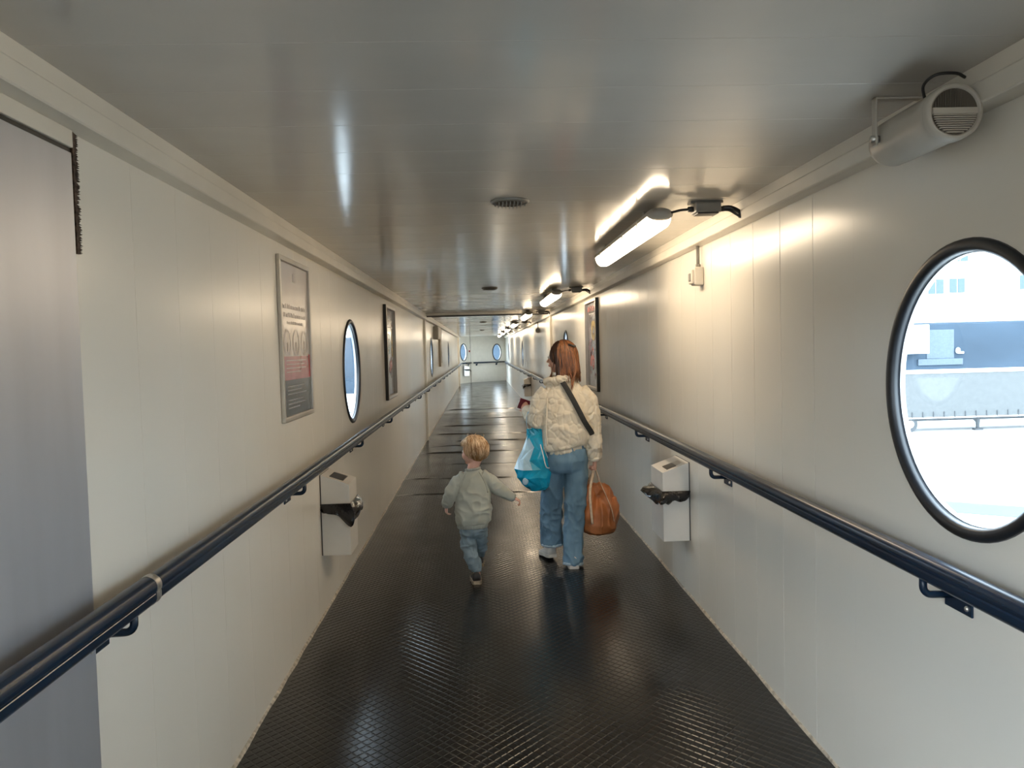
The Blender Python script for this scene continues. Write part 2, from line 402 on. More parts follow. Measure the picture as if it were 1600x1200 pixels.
ld = mk('bounce_slab', box(-6.0, XL-.08, Y0, 1.30, -.12, -.01), M['rubber'], org=(-3.5, -1, -.12)); tag(ld, 'added dark slab cutting ground bounce at the added side opening', 'landing', kind='structure')  # dark slab added outside so little light bounces up from the ground
# ---- walls of vertical planks with round window openings
WIN_L = [(6.237, 1.459), (16.37, 1.47), (25.0, 1.48)]
WIN_R = [(2.08, 1.459), (12.0, 1.46), (24.4, 1.46), (36.2, 1.47)]
HOLE = 0.388
def plank_poly(w, c): return [(-WALL_T, 0), (-WALL_T, w), (-.008, w), (-.008, w-c), (0, w-c), (0, .0006), (-.0006, 0)]   # a narrow open joint along one edge
def plank_holes(ya, yb, wins):
    out = []
    for wy, wz in wins:
        if yb > wy-HOLE and ya < wy+HOLE:
            ys = np.linspace(ya, yb, 15)
            up = [wz+math.sqrt(max(0, HOLE**2-(y-wy)**2)) for y in ys]; lo = [2*wz-u for u in up]
            out = [list(zip(ys, up))+[(yb, ZC), (ya, ZC)], [(ya, 0), (yb, 0)]+list(zip(ys[::-1], lo[::-1]))]
    return out
def build_wall(name, X, sgn, wins, start, yend, chamfer, label):
    w = empty(name, (X, 0, 0), label, 'wall', kind='structure')
    base = None; ys = []; y = start
    while y > (Y0 if sgn > 0 else 1.30): y -= PITCH_W  # left wall starts late: added side opening lets daylight onto the right wall
    far = []
    while y < yend:
        y1 = min(y+PITCH_W, yend); hs = plank_holes(y, y1, wins)
        if hs: vf = cat(*[prism(h, 0, X, X+sgn*WALL_T) for h in hs])
        else:
            poly = plank_poly(y1-y, chamfer)
            vf = prism([(X-sgn*px, py+y) for px, py in [(q[0], q[1]) for q in poly]], 2, 0, ZC)
        if not hs: ys.append(y1)
        if y < YP:
            if hs: mk('plank', vf, M['wall'], w)
            elif base is None:
                base = mk('plank', (vf[0]-np.array((0, y, 0)), vf[1]), M['wall'], w); base.location = (0, y, 0)
            else:
                o = base.copy(); _link(o); o.location = (0, y, 0)
        else: far.append(vf)
        y = y1
    f = mk('far_planks', cat(*far), M['wall'], w); f['kind'] = 'stuff'
    j = mk('joint_filler', cat(*[box(min(X+sgn*.0016, X+sgn*.0079), max(X+sgn*.0016, X+sgn*.0079), q-chamfer, q, 0, ZC) for q in ys]), M['joint'], w); j['kind'] = 'stuff'
    return w
build_wall('wall_left', XL, -1, WIN_L, 2.045, 35.4, 0.0018, 'cream gloss plank wall on the side with the pale notice poster')
build_wall('wall_right', XR, 1, WIN_R, 2.037, YE, 0.0040, 'cream gloss plank wall on the side with the lamps and loudspeaker')

wf = mk('added_rear_wall', cat(box(XL-.03, XR+.03, Y0-.04, Y0, 0, ZC)), M['wall']); tag(wf, 'added cream wall behind the camera, cutting light on the ceiling', 'wall', kind='structure')  # unseen wall added to cut daylight reaching the ceiling
# ---- ceiling of cross planks
ceil = empty('ceiling', (0, 0, ZC), 'cream gloss ceiling of boards laid across the walkway', 'ceiling', kind='structure')
c_poly = lambda y, w, c=0.0022: [(y, ZC+.07), (y+w, ZC+.07), (y+w, ZC+.007), (y+w-c, ZC+.007), (y+w-c, ZC), (y+.001, ZC), (y, ZC+.001)]
y = 2.393-PITCH_C*18; base = None; far = []
while y < YE+0.5:
    if y+PITCH_C < YP+0.2:
        if base is None:
            base = mk('plank', prism(c_poly(0, PITCH_C), 0, XL-.075, XR+.075), M['ceil'], ceil); base.location = (0, y, 0)
        else:
            o = base.copy(); _link(o); o.location = (0, y, 0)
    else: far.append(prism(c_poly(y, PITCH_C), 0, XL-.075, XR+.075))
    y += PITCH_C
f = mk('far_planks', cat(*far), M['ceil'], ceil); f['kind'] = 'stuff'

# ---- cornice boxes along the tops of the walls
def cornice(name, X, s, y0, y1, label):
    prof = [(X, 2.167), (X+s*.062, 2.167), (X+s*.066, 2.171), (X+s*.066, 2.218), (X+s*.060, 2.224), (X+s*.052, 2.226), (X+s*.052, 2.2705), (X, 2.2705)]
    o = mk(name, prism(prof, 1, y0, y1), M['trim']); tag(o, label, 'trim', kind='structure'); return o
cornice('trim_1', XL, 1, Y0, YP, 'cream cornice box above the wall with the pale notice poster')
cornice('trim_2', XR, -1, Y0, YP, 'cream cornice box above the wall with the loudspeaker')
cornice('trim_3', XL, 1, YP, 38.4, 'far cornice stretch above the wall with the small grey box')
cornice('trim_4', XR, -1, YP, YE, 'far cornice stretch on the lamp side beyond the portal frame')

# ---- baseboard edges (cream paint line where wall meets floor)
def edge_strip(name, X, s, y1, label):
    n = 240; V, F = [], []
    for i in range(n):
        yy = Y0+(y1-Y0)*(i/(n-1)); h = 0.011+0.005*vnoise(np.array([[yy*9, X, 0]]))[0]; d = 0.010+0.005*vnoise(np.array([[yy*13, X, 5]]))[0]
        V += [(X, yy, 0), (X+s*d, yy, 0), (X+s*d*.6, yy, h*.7), (X, yy, h)]
    for i in range(n-1):
        for j in range(4): F.append((i*4+j, i*4+(j+1) % 4, (i+1)*4+(j+1) % 4, (i+1)*4+j))
    o = mk(name, (np.array(V), F), M['caulk']); tag(o, label, 'baseboard', kind='structure')
edge_strip('baseboard_left', XL, 1, 38.3, 'thin cream edge strip under the wall with the pale notice poster')
edge_strip('baseboard_right', XR, -1, YE, 'thin cream edge strip under the wall with the lamps')

# ---- portal frame between the two sections
pf = empty('trim_5', (0, YP, 0), 'metal portal frame crossing walls and ceiling between the walkway sections', 'frame', kind='structure')
for X, s in ((XL, 1), (XR, -1)):
    mk('post', cat(bbox(min(X, X+s*.035), max(X, X+s*.035), YP-.02, YP+.10, 0, 2.25, .004), bbox(min(X, X+s*.018), max(X, X+s*.018), YP-.07, YP-.02, 0, 2.25, .003)), M['trim'], pf)
mk('header', bbox(XL, XR, YP-.02, YP+.10, 2.215, ZC, .004), M['trim'], pf)
mk('header_seal', bbox(XL+.03, XR-.03, YP-.035, YP-.02, 2.205, 2.228, .003), M['black'], pf)

# ---- end of the walkway: two angled panels with oval windows
def end_panel(name, a, b, win, label, wn, wlabel):
    """vertical panel from a to b (plan), window centre at fraction s with half sizes"""
    a, b = np.array(a, float), np.array(b, float); Lw = np.linalg.norm(b-a); d = (b-a)/Lw; n = np.array((d[1], -d[0]))
    if n[1] > 0: n = -n
    s, wz, hw, hh = win
    def at(u, v, w): q = a+d*u+n*w; return (q[0], q[1], v)
    N = 40; V, F = [], []
    inner = [(s*Lw+hw*math.cos(2*math.pi*i/N), wz+hh*math.sin(2*math.pi*i/N)) for i in range(N)]
    def edge(t):   # matching outer rectangle point
        c, q = math.cos(t), math.sin(t); ux = (Lw-s*Lw) if c > 0 else s*Lw; uz = (ZC-wz) if q > 0 else wz
        k = min(ux/max(abs(c), 1e-6), uz/max(abs(q), 1e-6)); return (s*Lw+c*k, wz+q*k)
    corners = [math.atan2(ZC-wz, Lw-s*Lw), math.pi-math.atan2(ZC-wz, s*Lw), math.pi+math.atan2(wz, s*Lw), 2*math.pi-math.atan2(wz, Lw-s*Lw)]
    outer = []
    for i in range(N):
        t = 2*math.pi*i/N; near = min(corners, key=lambda c: abs(c-t)); outer.append(edge(near if abs(near-t) <= math.pi/N+1e-6 else t))
    for w in (0, -.07):
        V += [at(u, v, w) for u, v in inner]; V += [at(u, v, w) for u, v in outer]
    for i in range(N):
        j = (i+1) % N
        F += [(i, j, N+j, N+i), (2*N+i, 3*N+i, 3*N+j, 2*N+j), (i, 2*N+i, 2*N+j, j), (N+i, N+j, 3*N+j, 3*N+i)]
    w = mk(name, (np.array(V), F), M['endpanel'], org=(a[0], a[1], 0)); tag(w, label, 'wall', kind='structure')
    win_o = empty(wn, at(s*Lw, wz, 0), wlabel, 'window', kind='structure')
    def ringv(r0, r1, w0, w1):
        V, F = [], []
        for i in range(N):
            t = 2*math.pi*i/N
            for k, ww in ((r0, w0), (r1, w0), (r1, w1), (r0, w1)): V.append(at(s*Lw+(hw+k)*math.cos(t), wz+(hh+k)*math.sin(t), ww))
        for i in range(N):
            for j in range(4): F.append((i*4+j, i*4+(j+1) % 4, ((i+1) % N)*4+(j+1) % 4, ((i+1) % N)*4+j))
        return np.array(V), F
    mk('gasket', ringv(-.025, .02, -.01, .02), M['gasket'], win_o, smooth=False)
    V = [at(s*Lw+hw*math.cos(2*math.pi*i/N), wz+hh*math.sin(2*math.pi*i/N), -.03) for i in range(N)]
    mk('pane', (np.array(V), [tuple(range(N))]), M['glass'], win_o, fix=False)
    return at, Lw
end_panel('wall_back_1', (XL-.03, 38.2), (-.50, 39.4), (.40, 1.50, .38, .41), 'narrow angled end panel with an oval window and a wall bin', 'window_9', 'small oval window above the far end bin')
end_panel('wall_back_2', (-.46, 39.4), (XR+.02, 40.9), (.73, 1.46, .29, .41), 'wide cream end panel closing the walkway', 'window_10', 'oval window in the wide end panel')
jp = mk('trim_6', cat(bbox(-.56, -.50, 39.30, 39.42, 0, ZC, .004), bbox(-.49, -.455, 39.33, 39.43, 0, ZC, .004)), M['trim'], org=(-.5, 39.4, 0)); tag(jp, 'vertical joint post between the two end panels', 'post', kind='structure')
mk('seal', bbox(-.502, -.488, 39.30, 39.33, 0, ZC, .002), M['black'], jp)

# ---- round windows
def round_window(name, X, sgn, y, z, label):
    """sgn = direction from room to outside"""
    o = empty(name, (X, y, z), label, 'window', kind='structure')
    a = [(HOLE-.020, sgn*.020), (HOLE-.020, -sgn*.004), (HOLE-.012, -sgn*.010), (HOLE-.004, -sgn*.012), (WR-.008, -sgn*.011), (WR-.002, -sgn*.007), (WR, sgn*.0), (HOLE+.0006, sgn*.0), (HOLE+.0006, sgn*.020)]
    mk('gasket', lathe(a, 72, (X, y, z)), M['gasket'], o, smooth=True)
    b = [(HOLE-.022, sgn*.020), (HOLE-.022, sgn*(WALL_T+.008)), (HOLE+.02, sgn*(WALL_T+.008)), (HOLE+.02, sgn*WALL_T), (HOLE+.0005, sgn*WALL_T), (HOLE+.0005, sgn*.020)]
    mk('reveal', lathe(b, 72, (X, y, z)), M['reveal'], o)
    N = 64; V = [(X+sgn*.019, y+(HOLE-.02)*math.cos(2*math.pi*i/N), z+(HOLE-.02)*math.sin(2*math.pi*i/N)) for i in range(N)]
    mk('pane', (np.array(V), [tuple(range(N))]), M['glass'], o, fix=False)
LW = ['round window between the pale notice and the dark poster', 'round window just past the portal frame beside the small grey box', 'farthest round window on the side of the grey wall box']
RW = ['big round window below the loudspeaker showing a ship and trailer', 'round window half hidden behind the woman\'s head', 'round window past the portal on the lamp side', 'farthest round window on the lamp side near the end panel']
for i, (y, z) in enumerate(WIN_L): round_window('window_%d' % (i+1), XL, -1, y, z, LW[i])
for i, (y, z) in enumerate(WIN_R): round_window('window_%d' % (i+5), XR, 1, y, z, RW[i])

gl = empty('window_11', (XL, 36.8, 0), 'added glazed side panel letting daylight onto the end panels', 'window', kind='structure')  # glazing added as a daylight source for the dim end panels
mk('post', bbox(XL-.028, XL+.085, 35.36, 35.46, 0, ZC, .006), M['trim'], gl)
for ya, yb in ((36.77, 36.83), (38.14, 38.2)): mk('mullion', bbox(XL-.028, XL, ya, yb, 0, ZC, .004), M['trim'], gl)
mk('sill', bbox(XL-.028, XL, 35.4, 38.2, 0, .06, .004), M['trim'], gl)
for ya, yb in ((35.46, 36.77), (36.83, 38.14)): mk('pane', (np.array([(XL-.015, ya, .06), (XL-.015, yb, .06), (XL-.015, yb, ZC), (XL-.015, ya, ZC)]), [(0, 1, 2, 3)]), M['glass'], gl, fix=False)

# ---- steel sliding panel beside the camera
d1 = empty('door_1', (XL, 1.7, 0), 'satin steel panel covering the wall before the first cream planks', 'panel', kind='structure')
mk('panel', bbox(XL, XL+.010, 1.36, 2.028, .012, 2.112, .002), M['steel'], d1)
mk('head_gap', bbox(XL, XL+.006, 1.36, 2.03, 2.112, 2.124, .001), M['black'], d1)
mk('head_strip', bbox(XL, XL+.014, 1.36, 2.03, 2.124, 2.1668, .002), M['trim'], d1)
V, F = [], []
for i in range(150):   # bristles
    z = 1.865+i*.002; n = len(V); l = .018+.012*random.random(); dz = -.006*random.random()
    V += [(XL+.012, 2.030, z), (XL+.012, 2.030, z+.0028), (XL+.013, 2.030+l, z+dz+.0015), (XL, 2.030, z), (XL, 2.030, z+.0028), (XL+.002, 2.030+l, z+dz+.0015)]
    F += [(n, n+1, n+2), (n+3, n+5, n+4), (n, n+2, n+5, n+3), (n+1, n+4, n+5, n+2), (n, n+3, n+4, n+1)]
o = mk('brush_seal', (np.array(V), F), M['brush'], d1); o['kind'] = 'stuff'

# ================================================================== OBJECTS
# ---- handrails
def rail_profile(k=1.0):
    P = []; k *= 1.05
    for a in np.linspace(-20, 200, 30): P.append((.0245*k*math.cos(math.radians(a)), .012+.0245*k*math.sin(math.radians(a))))
    P += [(-.0215*k, .001), (-.0225*k, -.004*k)]
    for a in np.linspace(190, 350, 18): P.append((.0225*k*math.cos(math.radians(a)), -.014+.021*k*math.sin(math.radians(a))))
    P += [(.0225*k, -.004*k), (.0215*k, .001)]
    return P
def bracket(root, X, s, y, zr, big=False):
    """J bracket from under the rail back to a plate on the wall; s points into the room"""
    xr = X+s*.085
    path = [(xr, y+.035, zr-.03)]+[(xr, y+.035, zr-.055)]
    for a in np.linspace(0, 90, 7)[1:]:
        r = .024; path.append((xr-s*(r-r*math.cos(math.radians(a))), y+.035-.0*a, zr-.055-r*math.sin(math.radians(a))))
    path += [(X+s*.006, y+.030, zr-.079)]
    b = mk('bracket', tube(path, .0105, 12, ref=(0, 1, 0)), M['navy'], root, smooth=True)
    p = mk('wall_plate', bbox(X if s > 0 else X-.007, X+.007 if s > 0 else X, y-.06, y+.065, zr-.118, zr-.038, .003), M['navy'], b)
    for yy in (y-.04,):
        mk('bolt', ellipsoid((X+s*.008, yy, zr-.098), (.006, .008, .008), 10, 6), M['worn'], b, smooth=True)
def handrail(X, s, y0, y1, first, step, label):
    zr = .968; xr = X+s*.085
    root = empty('handrail', (X, first, zr-.12), label, 'handrail', 'navy wall handrails')
    P = [(xr+px, zr+pz) for px, pz in rail_profile()]
    mk('rail', prism(P, 1, y0, y1), M['navy'], root)
    y = first
    while y < y1-.1: bracket(root, X, s, y, zr); y += step
    return root
hl = handrail(XL, 1, 1.33, 38.1, 2.045, 2.01, 'navy handrail under the pale notice, with a worn sleeve end')
xr = XL+.085
mk('sleeve', prism([(xr+px, .968+pz) for px, pz in rail_profile(1.13)], 1, 1.325, 2.165), M['navy'], hl)
mk('collar', prism([(xr+px, .968+pz) for px, pz in rail_profile(1.17)], 1, 2.165, 2.195), M['worn'], hl)
mk('worn_edge', tube([(xr+.0292, 1.34, .9665), (xr+.0292, 2.15, .9665)], .0012, 6), M['worn'], hl)
hr = handrail(XR, -1, Y0+.3, 40.4, 2.10, 2.035, 'navy handrail under the big round window')
def end_rail(a, b, ys, label):
    a, b = np.array(a), np.array(b); n = np.array(((b-a)[1], -(b-a)[0], 0)); n /= np.linalg.norm(n)
    root = empty('handrail', (a[0], a[1], .85), label, 'handrail', 'navy wall handrails')
    mk('rail', tube([a+n*.08, b+n*.08], [(.024, .034)]*2, 14), M['navy'], root, smooth=True)
    for t in ys:
        q = a+(b-a)*t; path = [q+n*.08+np.array((0, 0, -.03)), q+n*.08+np.array((0, 0, -.07)), q+n*.06+np.array((0, 0, -.085)), q+n*.005+np.array((0, 0, -.085))]
        br = mk('bracket', tube(path, .012, 10), M['navy'], root, smooth=True)
        mk('wall_plate', bbox(q[0]-.04, q[0]+.04, q[1]-.03, q[1]+.03, .82, .91, .003), M['navy'], br)
end_rail((XL+.05, 38.4, .968), (-.53, 39.38, .968), [.75], 'short navy handrail above the far end bin')
end_rail((-.40, 39.45, .968), (XR-.10, 40.75, .968), [.12, .75], 'navy handrail across the wide end panel')

# ---- wall bins
def crumple_bag(X, s, y0, y1, z, depth, flap, seed, tip):
    """black liner spilling out of the slot: a skirt round the three open sides plus a flap"""
    x1 = X+s*depth; path = [(X+s*.005, y0), (X+s*depth*.35, y0), (X+s*depth*.7, y0), (x1, y0), (x1, y0+(y1-y0)*.25), (x1, (y0+y1)/2), (x1, y0+(y1-y0)*.75), (x1, y1), (X+s*depth*.5, y1), (X+s*.005, y1)]
    cx, cy = X+s*depth*.45, (y0+y1)/2; V, F = [], []; n = len(path)*4; rows = 9
    P = []
    for i in range(n):
        t = i/(n-1)*(len(path)-1); k = min(int(t), len(path)-2); f = t-k
        P.append(((path[k][0]*(1-f)+path[k+1][0]*f), (path[k][1]*(1-f)+path[k+1][1]*f), t/(len(path)-1)))
    for j in range(rows):
        v = j/(rows-1)
        for i, (px, py, u) in enumerate(P):
            d = np.array((px-cx, py-cy)); d /= np.linalg.norm(d)+1e-6
            q = np.array([[u*9+seed, v*2.5, seed]])
            amp = math.sin(math.pi*min(1, max(0, u)))**.6
            out = (.012+.045*math.sin(v*math.pi*.85)*flap*amp)+.016*vnoise(q)[0]*v
            drop = v*(.035+.055*amp+.035*vnoise(q*1.7+3)[0]*amp)
            g = math.exp(-((u-tip[0])/.07)**2)
            drop += v*g*tip[1]; out += v*g*tip[2]
            V.append((px+d[0]*out, py+d[1]*out, z+.006-drop+v*v*.0))
    for j in range(rows-1):
        for i in range(n-1): F.append((j*n+i, j*n+i+1, (j+1)*n+i+1, (j+1)*n+i))
    return np.array(V), F
def wall_bin(X, s, y0, y1, label, seed=1.0, tip=(.5, .03, .04), near_detail=True, depth=.178, mirror=False):
    root = empty('wall_bin', (X, (y0+y1)/2, .36), label, 'bin', 'wall bins')
    def bx(xa, xb, *r, **k): return bbox(min(X+s*xa, X+s*xb), max(X+s*xa, X+s*xb), *r, **k)
    mk('body', bx(.004, depth, y0, y1, .36, .672, b=.003), M['binwhite'], root)
    hood = prism([(X+s*.004, .678), (X+s*depth, .678), (X+s*depth, .797), (X+s*.004, .858)], 1, y0, y1)
    h = mk('hood', hood, M['binwhite'], root)
    sl = (.858-.797)/(depth-.004)
    def top(a, y, up): return (X+s*a, y, .858-sl*(a-.004)+up)
    w = y1-y0
    def plate(a0, a1, ya, yb, m, nm, par, up=.0):
        V = [top(a, y, u) for u in (up, up+.003) for a, y in ((a0, ya), (a1, ya), (a1, yb), (a0, yb))]
        return mk(nm, (np.array(V), [(3, 2, 1, 0), (4, 5, 6, 7)]+[(i, (i+1) % 4, 4+(i+1) % 4, 4+i) for i in range(4)]), m, par)
    if near_detail:
        if s > 0: plate(.05, .135, y0+.05, y1-.06, M['dark'], 'stub_plate', h)
        else:
            plate(.075, .135, y0+.04, y0+.17, M['dark'], 'stub_plate', h)
            plate(.035, .070, y0+.05, y0+.17, M['lightgrey'], 'ash_slot', h)
    mk('back_edge', bx(0, .006, y0-.004, y1+.004, .362, .86, b=.002), M['dark'], root)
    mk('liner_rim', bx(.004, depth-.004, y0+.003, y1-.003, .668, .682, b=.002), M['bagblack'], root)
    mk('bin_liner', crumple_bag(X, s, y0, y1, .676, depth, 1.0, seed, tip), M['bagblack'], root, smooth=False, fix=False)
wall_bin(XL, 1, 4.88, 5.16, 'white wall bin under the pale notice poster, black liner poking out', 1.0, (.30, .075, .02))
wall_bin(XR, -1, 4.93, 5.27, 'white wall bin near the brown bag, below the big-window handrail', 4.2, (.62, -.035, .07), depth=.172)
wall_bin(XR, -1, 20.6, 20.95, 'small distant wall bin beyond the woman\'s raised hand', 2.2, (.4, .05, .03), near_detail=False)
wall_bin(XL+.2, 1, 38.42, 38.7, 'farthest wall bin on the narrow end panel', 3.1, (.6, .02, .06), near_detail=False, depth=.25)

# ---- posters
def poster(X, s, y0, y1, z0, z1, label, deep=.020, fw=.026, back=None, matf='alu'):
    root = empty('framed_poster', (X, (y0+y1)/2, z0), label, 'poster', 'framed wall posters')
    def bx(xa, xb, *r): return bbox(min(X+s*xa, X+s*xb), max(X+s*xa, X+s*xb), *r, b=.004)
    mk('frame', cat(bx(0, deep, y0, y1, z0, z0+fw), bx(0, deep, y0, y1, z1-fw, z1), bx(0, deep, y0, y0+fw, z0+fw-.002, z1-fw+.002), bx(0, deep, y1-fw, y1, z0+fw-.002, z1-fw+.002)), M[matf], root)
    if back: mk('frame_edge', cat(bx(0, deep*.9, y0-.012, y0+.002, z0-.004, z1+.004), bx(0, deep*.9, y0-.012, y1+.006, z0-.008, z0+.002)), M[back], root)
    ya, yb, za, zb = y0+fw-.003, y1-fw+.003, z0+fw-.003, z1-fw+.003; w, h = yb-ya, zb-za
    # u runs left to right as seen by a viewer facing the wall
    def U(u): return ya+u*w if s > 0 else yb-u*w
    def quad(u0, u1, v0, v1, lift): return prism([(U(u0), za+v0*h), (U(u1), za+v0*h), (U(u1), za+v1*h), (U(u0), za+v1*h)], 0, X+s*.004, X+s*(.006+lift))
    def blob(u, v, ru, rv, lift, n=20, wob=0.0, seed=0):
        pts = []
        for i in range(n):
            t = 2*math.pi*i/n; k = 1+wob*math.sin(3*t+seed)+wob*.7*math.sin(5*t+2*seed)
            pts.append((U(u+ru*k*math.cos(t)), za+(v+rv*k*math.sin(t))*h))
        return prism(pts, 0, X+s*.004, X+s*(.006+lift))
    def ringp(u, v, ru, rv, th, lift, n=26):
        V, F = [], []
        for i in range(n):
            t = 2*math.pi*i/n
            for k in (1, 1-th): V.append((X+s*(.006+lift), U(u+ru*k*math.cos(t)), za+(v+rv*k*math.sin(t))*h))
        for i in range(n): F.append((2*i, 2*((i+1) % n), 2*((i+1) % n)+1, 2*i+1))
        return np.array(V), F
    return root, quad, blob, ringp
r, q, b, g = poster(XL, 1, 4.02, 4.715, 1.255, 2.105, 'pale notice poster with pink and slate bands in a silver frame')
sh = mk('sheet', q(0, 1, 0, 1, 0), M['p_paper'], r)
mk('pink_band', q(0, 1, .235, .39, .0008), M['p_pink'], sh); mk('slate_band', q(0, 1, 0, .236, .0010), M['p_slate'], sh)
mk('emblem', q(.46, .56, .885, .94, .001), M['p_text'], sh)
def stuff(o): o['kind'] = 'stuff'; return o
def strokes(rows, lift=.0012):
    out = []
    for v, u0, u1, hh in rows:
        u = u0
        while u < u1:
            wd = .018+.03*random.random(); k = hh*(.6+.4*random.random())
            out.append(q(u, min(u+wd, u1), v, v+k, lift)); u += wd+.010
    return cat(*out)
stuff(mk('heading', strokes([(.700, .10, .90, .030), (.645, .12, .88, .030), (.60, .22, .80, .022)]), M['p_text'], sh))
stuff(mk('diagrams', cat(*[g(u, .48, .115, .085, .13, .0013) for u in (.20, .50, .80)], *[b(u+.01, .455, .022, .03, .0013, 10, .2, i) for i, u in enumerate((.20, .50, .80))]), M['p_text'], sh))
stuff(mk('small_print', cat(*[q(.16, .16+l, v, v+.008, .0016) for v, l in ((.19, .6), (.165, .5), (.14, .66), (.10, .55), (.075, .62), (.05, .4))]), M['p_light'], sh))
stuff(mk('pink_lines', cat(*[q(.14, .14+l, v, v+.006, .0016) for v, l in ((.36, .7), (.335, .64), (.31, .7), (.285, .5))]), M['p_paper'], sh))
mk('red_edge', q(.965, 1, .24, .40, .0014), M['p_red'], sh)

def picture(r, q, b, g, flip):
    sh = mk('sheet', q(0, 1, 0, 1, 0), M['p_dark'], r)
    if not flip:
        stuff(mk('title_strokes', cat(*[q(.1+.08*i, .15+.08*i, .83+.012*(i % 3), .87+.008*(i % 2), .0012) for i in range(10)], *[q(.08+.09*i, .14+.09*i, .78, .80, .0012) for i in range(9)]), M['p_white'], sh))
        mk('oval_shape', b(.42, .60, .22, .12, .001, 24, .05, 1), M['p_teal'], sh); mk('oval_mark', b(.44, .60, .09, .05, .0016, 14, .2, 2), M['p_tealdark'], sh)
        mk('gold_curve', b(.80, .58, .07, .16, .001, 18, .15, 3), M['p_gold'], sh)
        mk('coral_shape', b(.58, .33, .17, .10, .001, 18, .16, 4), M['p_coral'], sh); mk('pale_shape', b(.62, .25, .09, .05, .0014, 14, .2, 5), M['p_mauve'], sh)
        stuff(mk('light_patches', cat(b(.3, .44, .05, .02, .0014, 10, .3, 1), b(.15, .70, .04, .03, .0014, 10, .3, 2), b(.75, .43, .06, .02, .0014, 10, .3, 3), b(.8, .05, .05, .03, .0014, 10, .3, 6)), M['p_white'], sh))
    else:
        stuff(mk('title_strokes', cat(*[q(.08+.20*i, .20+.20*i, .90, .965, .0012) for i in range(4)], *[q(.10+.20*i, .26+.20*i, .925, .94, .0014) for i in range(4)]), M['p_coral'], sh))
        mk('subtitle', q(.2, .8, .865, .877, .0012), M['p_white'], sh)
        mk('gold_oval', b(.60, .67, .22, .12, .001, 24, .04, 1), M['p_gold'], sh); mk('oval_mark', b(.62, .665, .08, .05, .0016, 14, .2, 2), M['p_dark'], sh)
        mk('coral_shape', b(.45, .33, .20, .12, .001, 20, .18, 4), M['p_coral'], sh); mk('mauve_shape', b(.3, .48, .16, .10, .001, 18, .2, 5), M['p_mauve'], sh)
        stuff(mk('light_patches', cat(b(.75, .46, .05, .04, .0014, 10, .3, 3), b(.3, .17, .06, .03, .0014, 10, .3, 1), b(.7, .14, .07, .04, .0014, 10, .3, 2)), M['p_mauve'], sh))
        mk('corner_mark', q(.86, .97, .02, .06, .0014), M['p_white'], sh)
picture(*poster(XL, 1, 8.40, 9.27, 1.10, 2.10, 'dark poster with a teal oval in a silver frame past the round window', .035, .03, 'black'), False)
picture(*poster(XR, -1, 8.64, 9.54, 1.115, 2.135, 'dark poster with a gold oval, beside the woman\'s shoulder', .035, .03, 'black'), True)

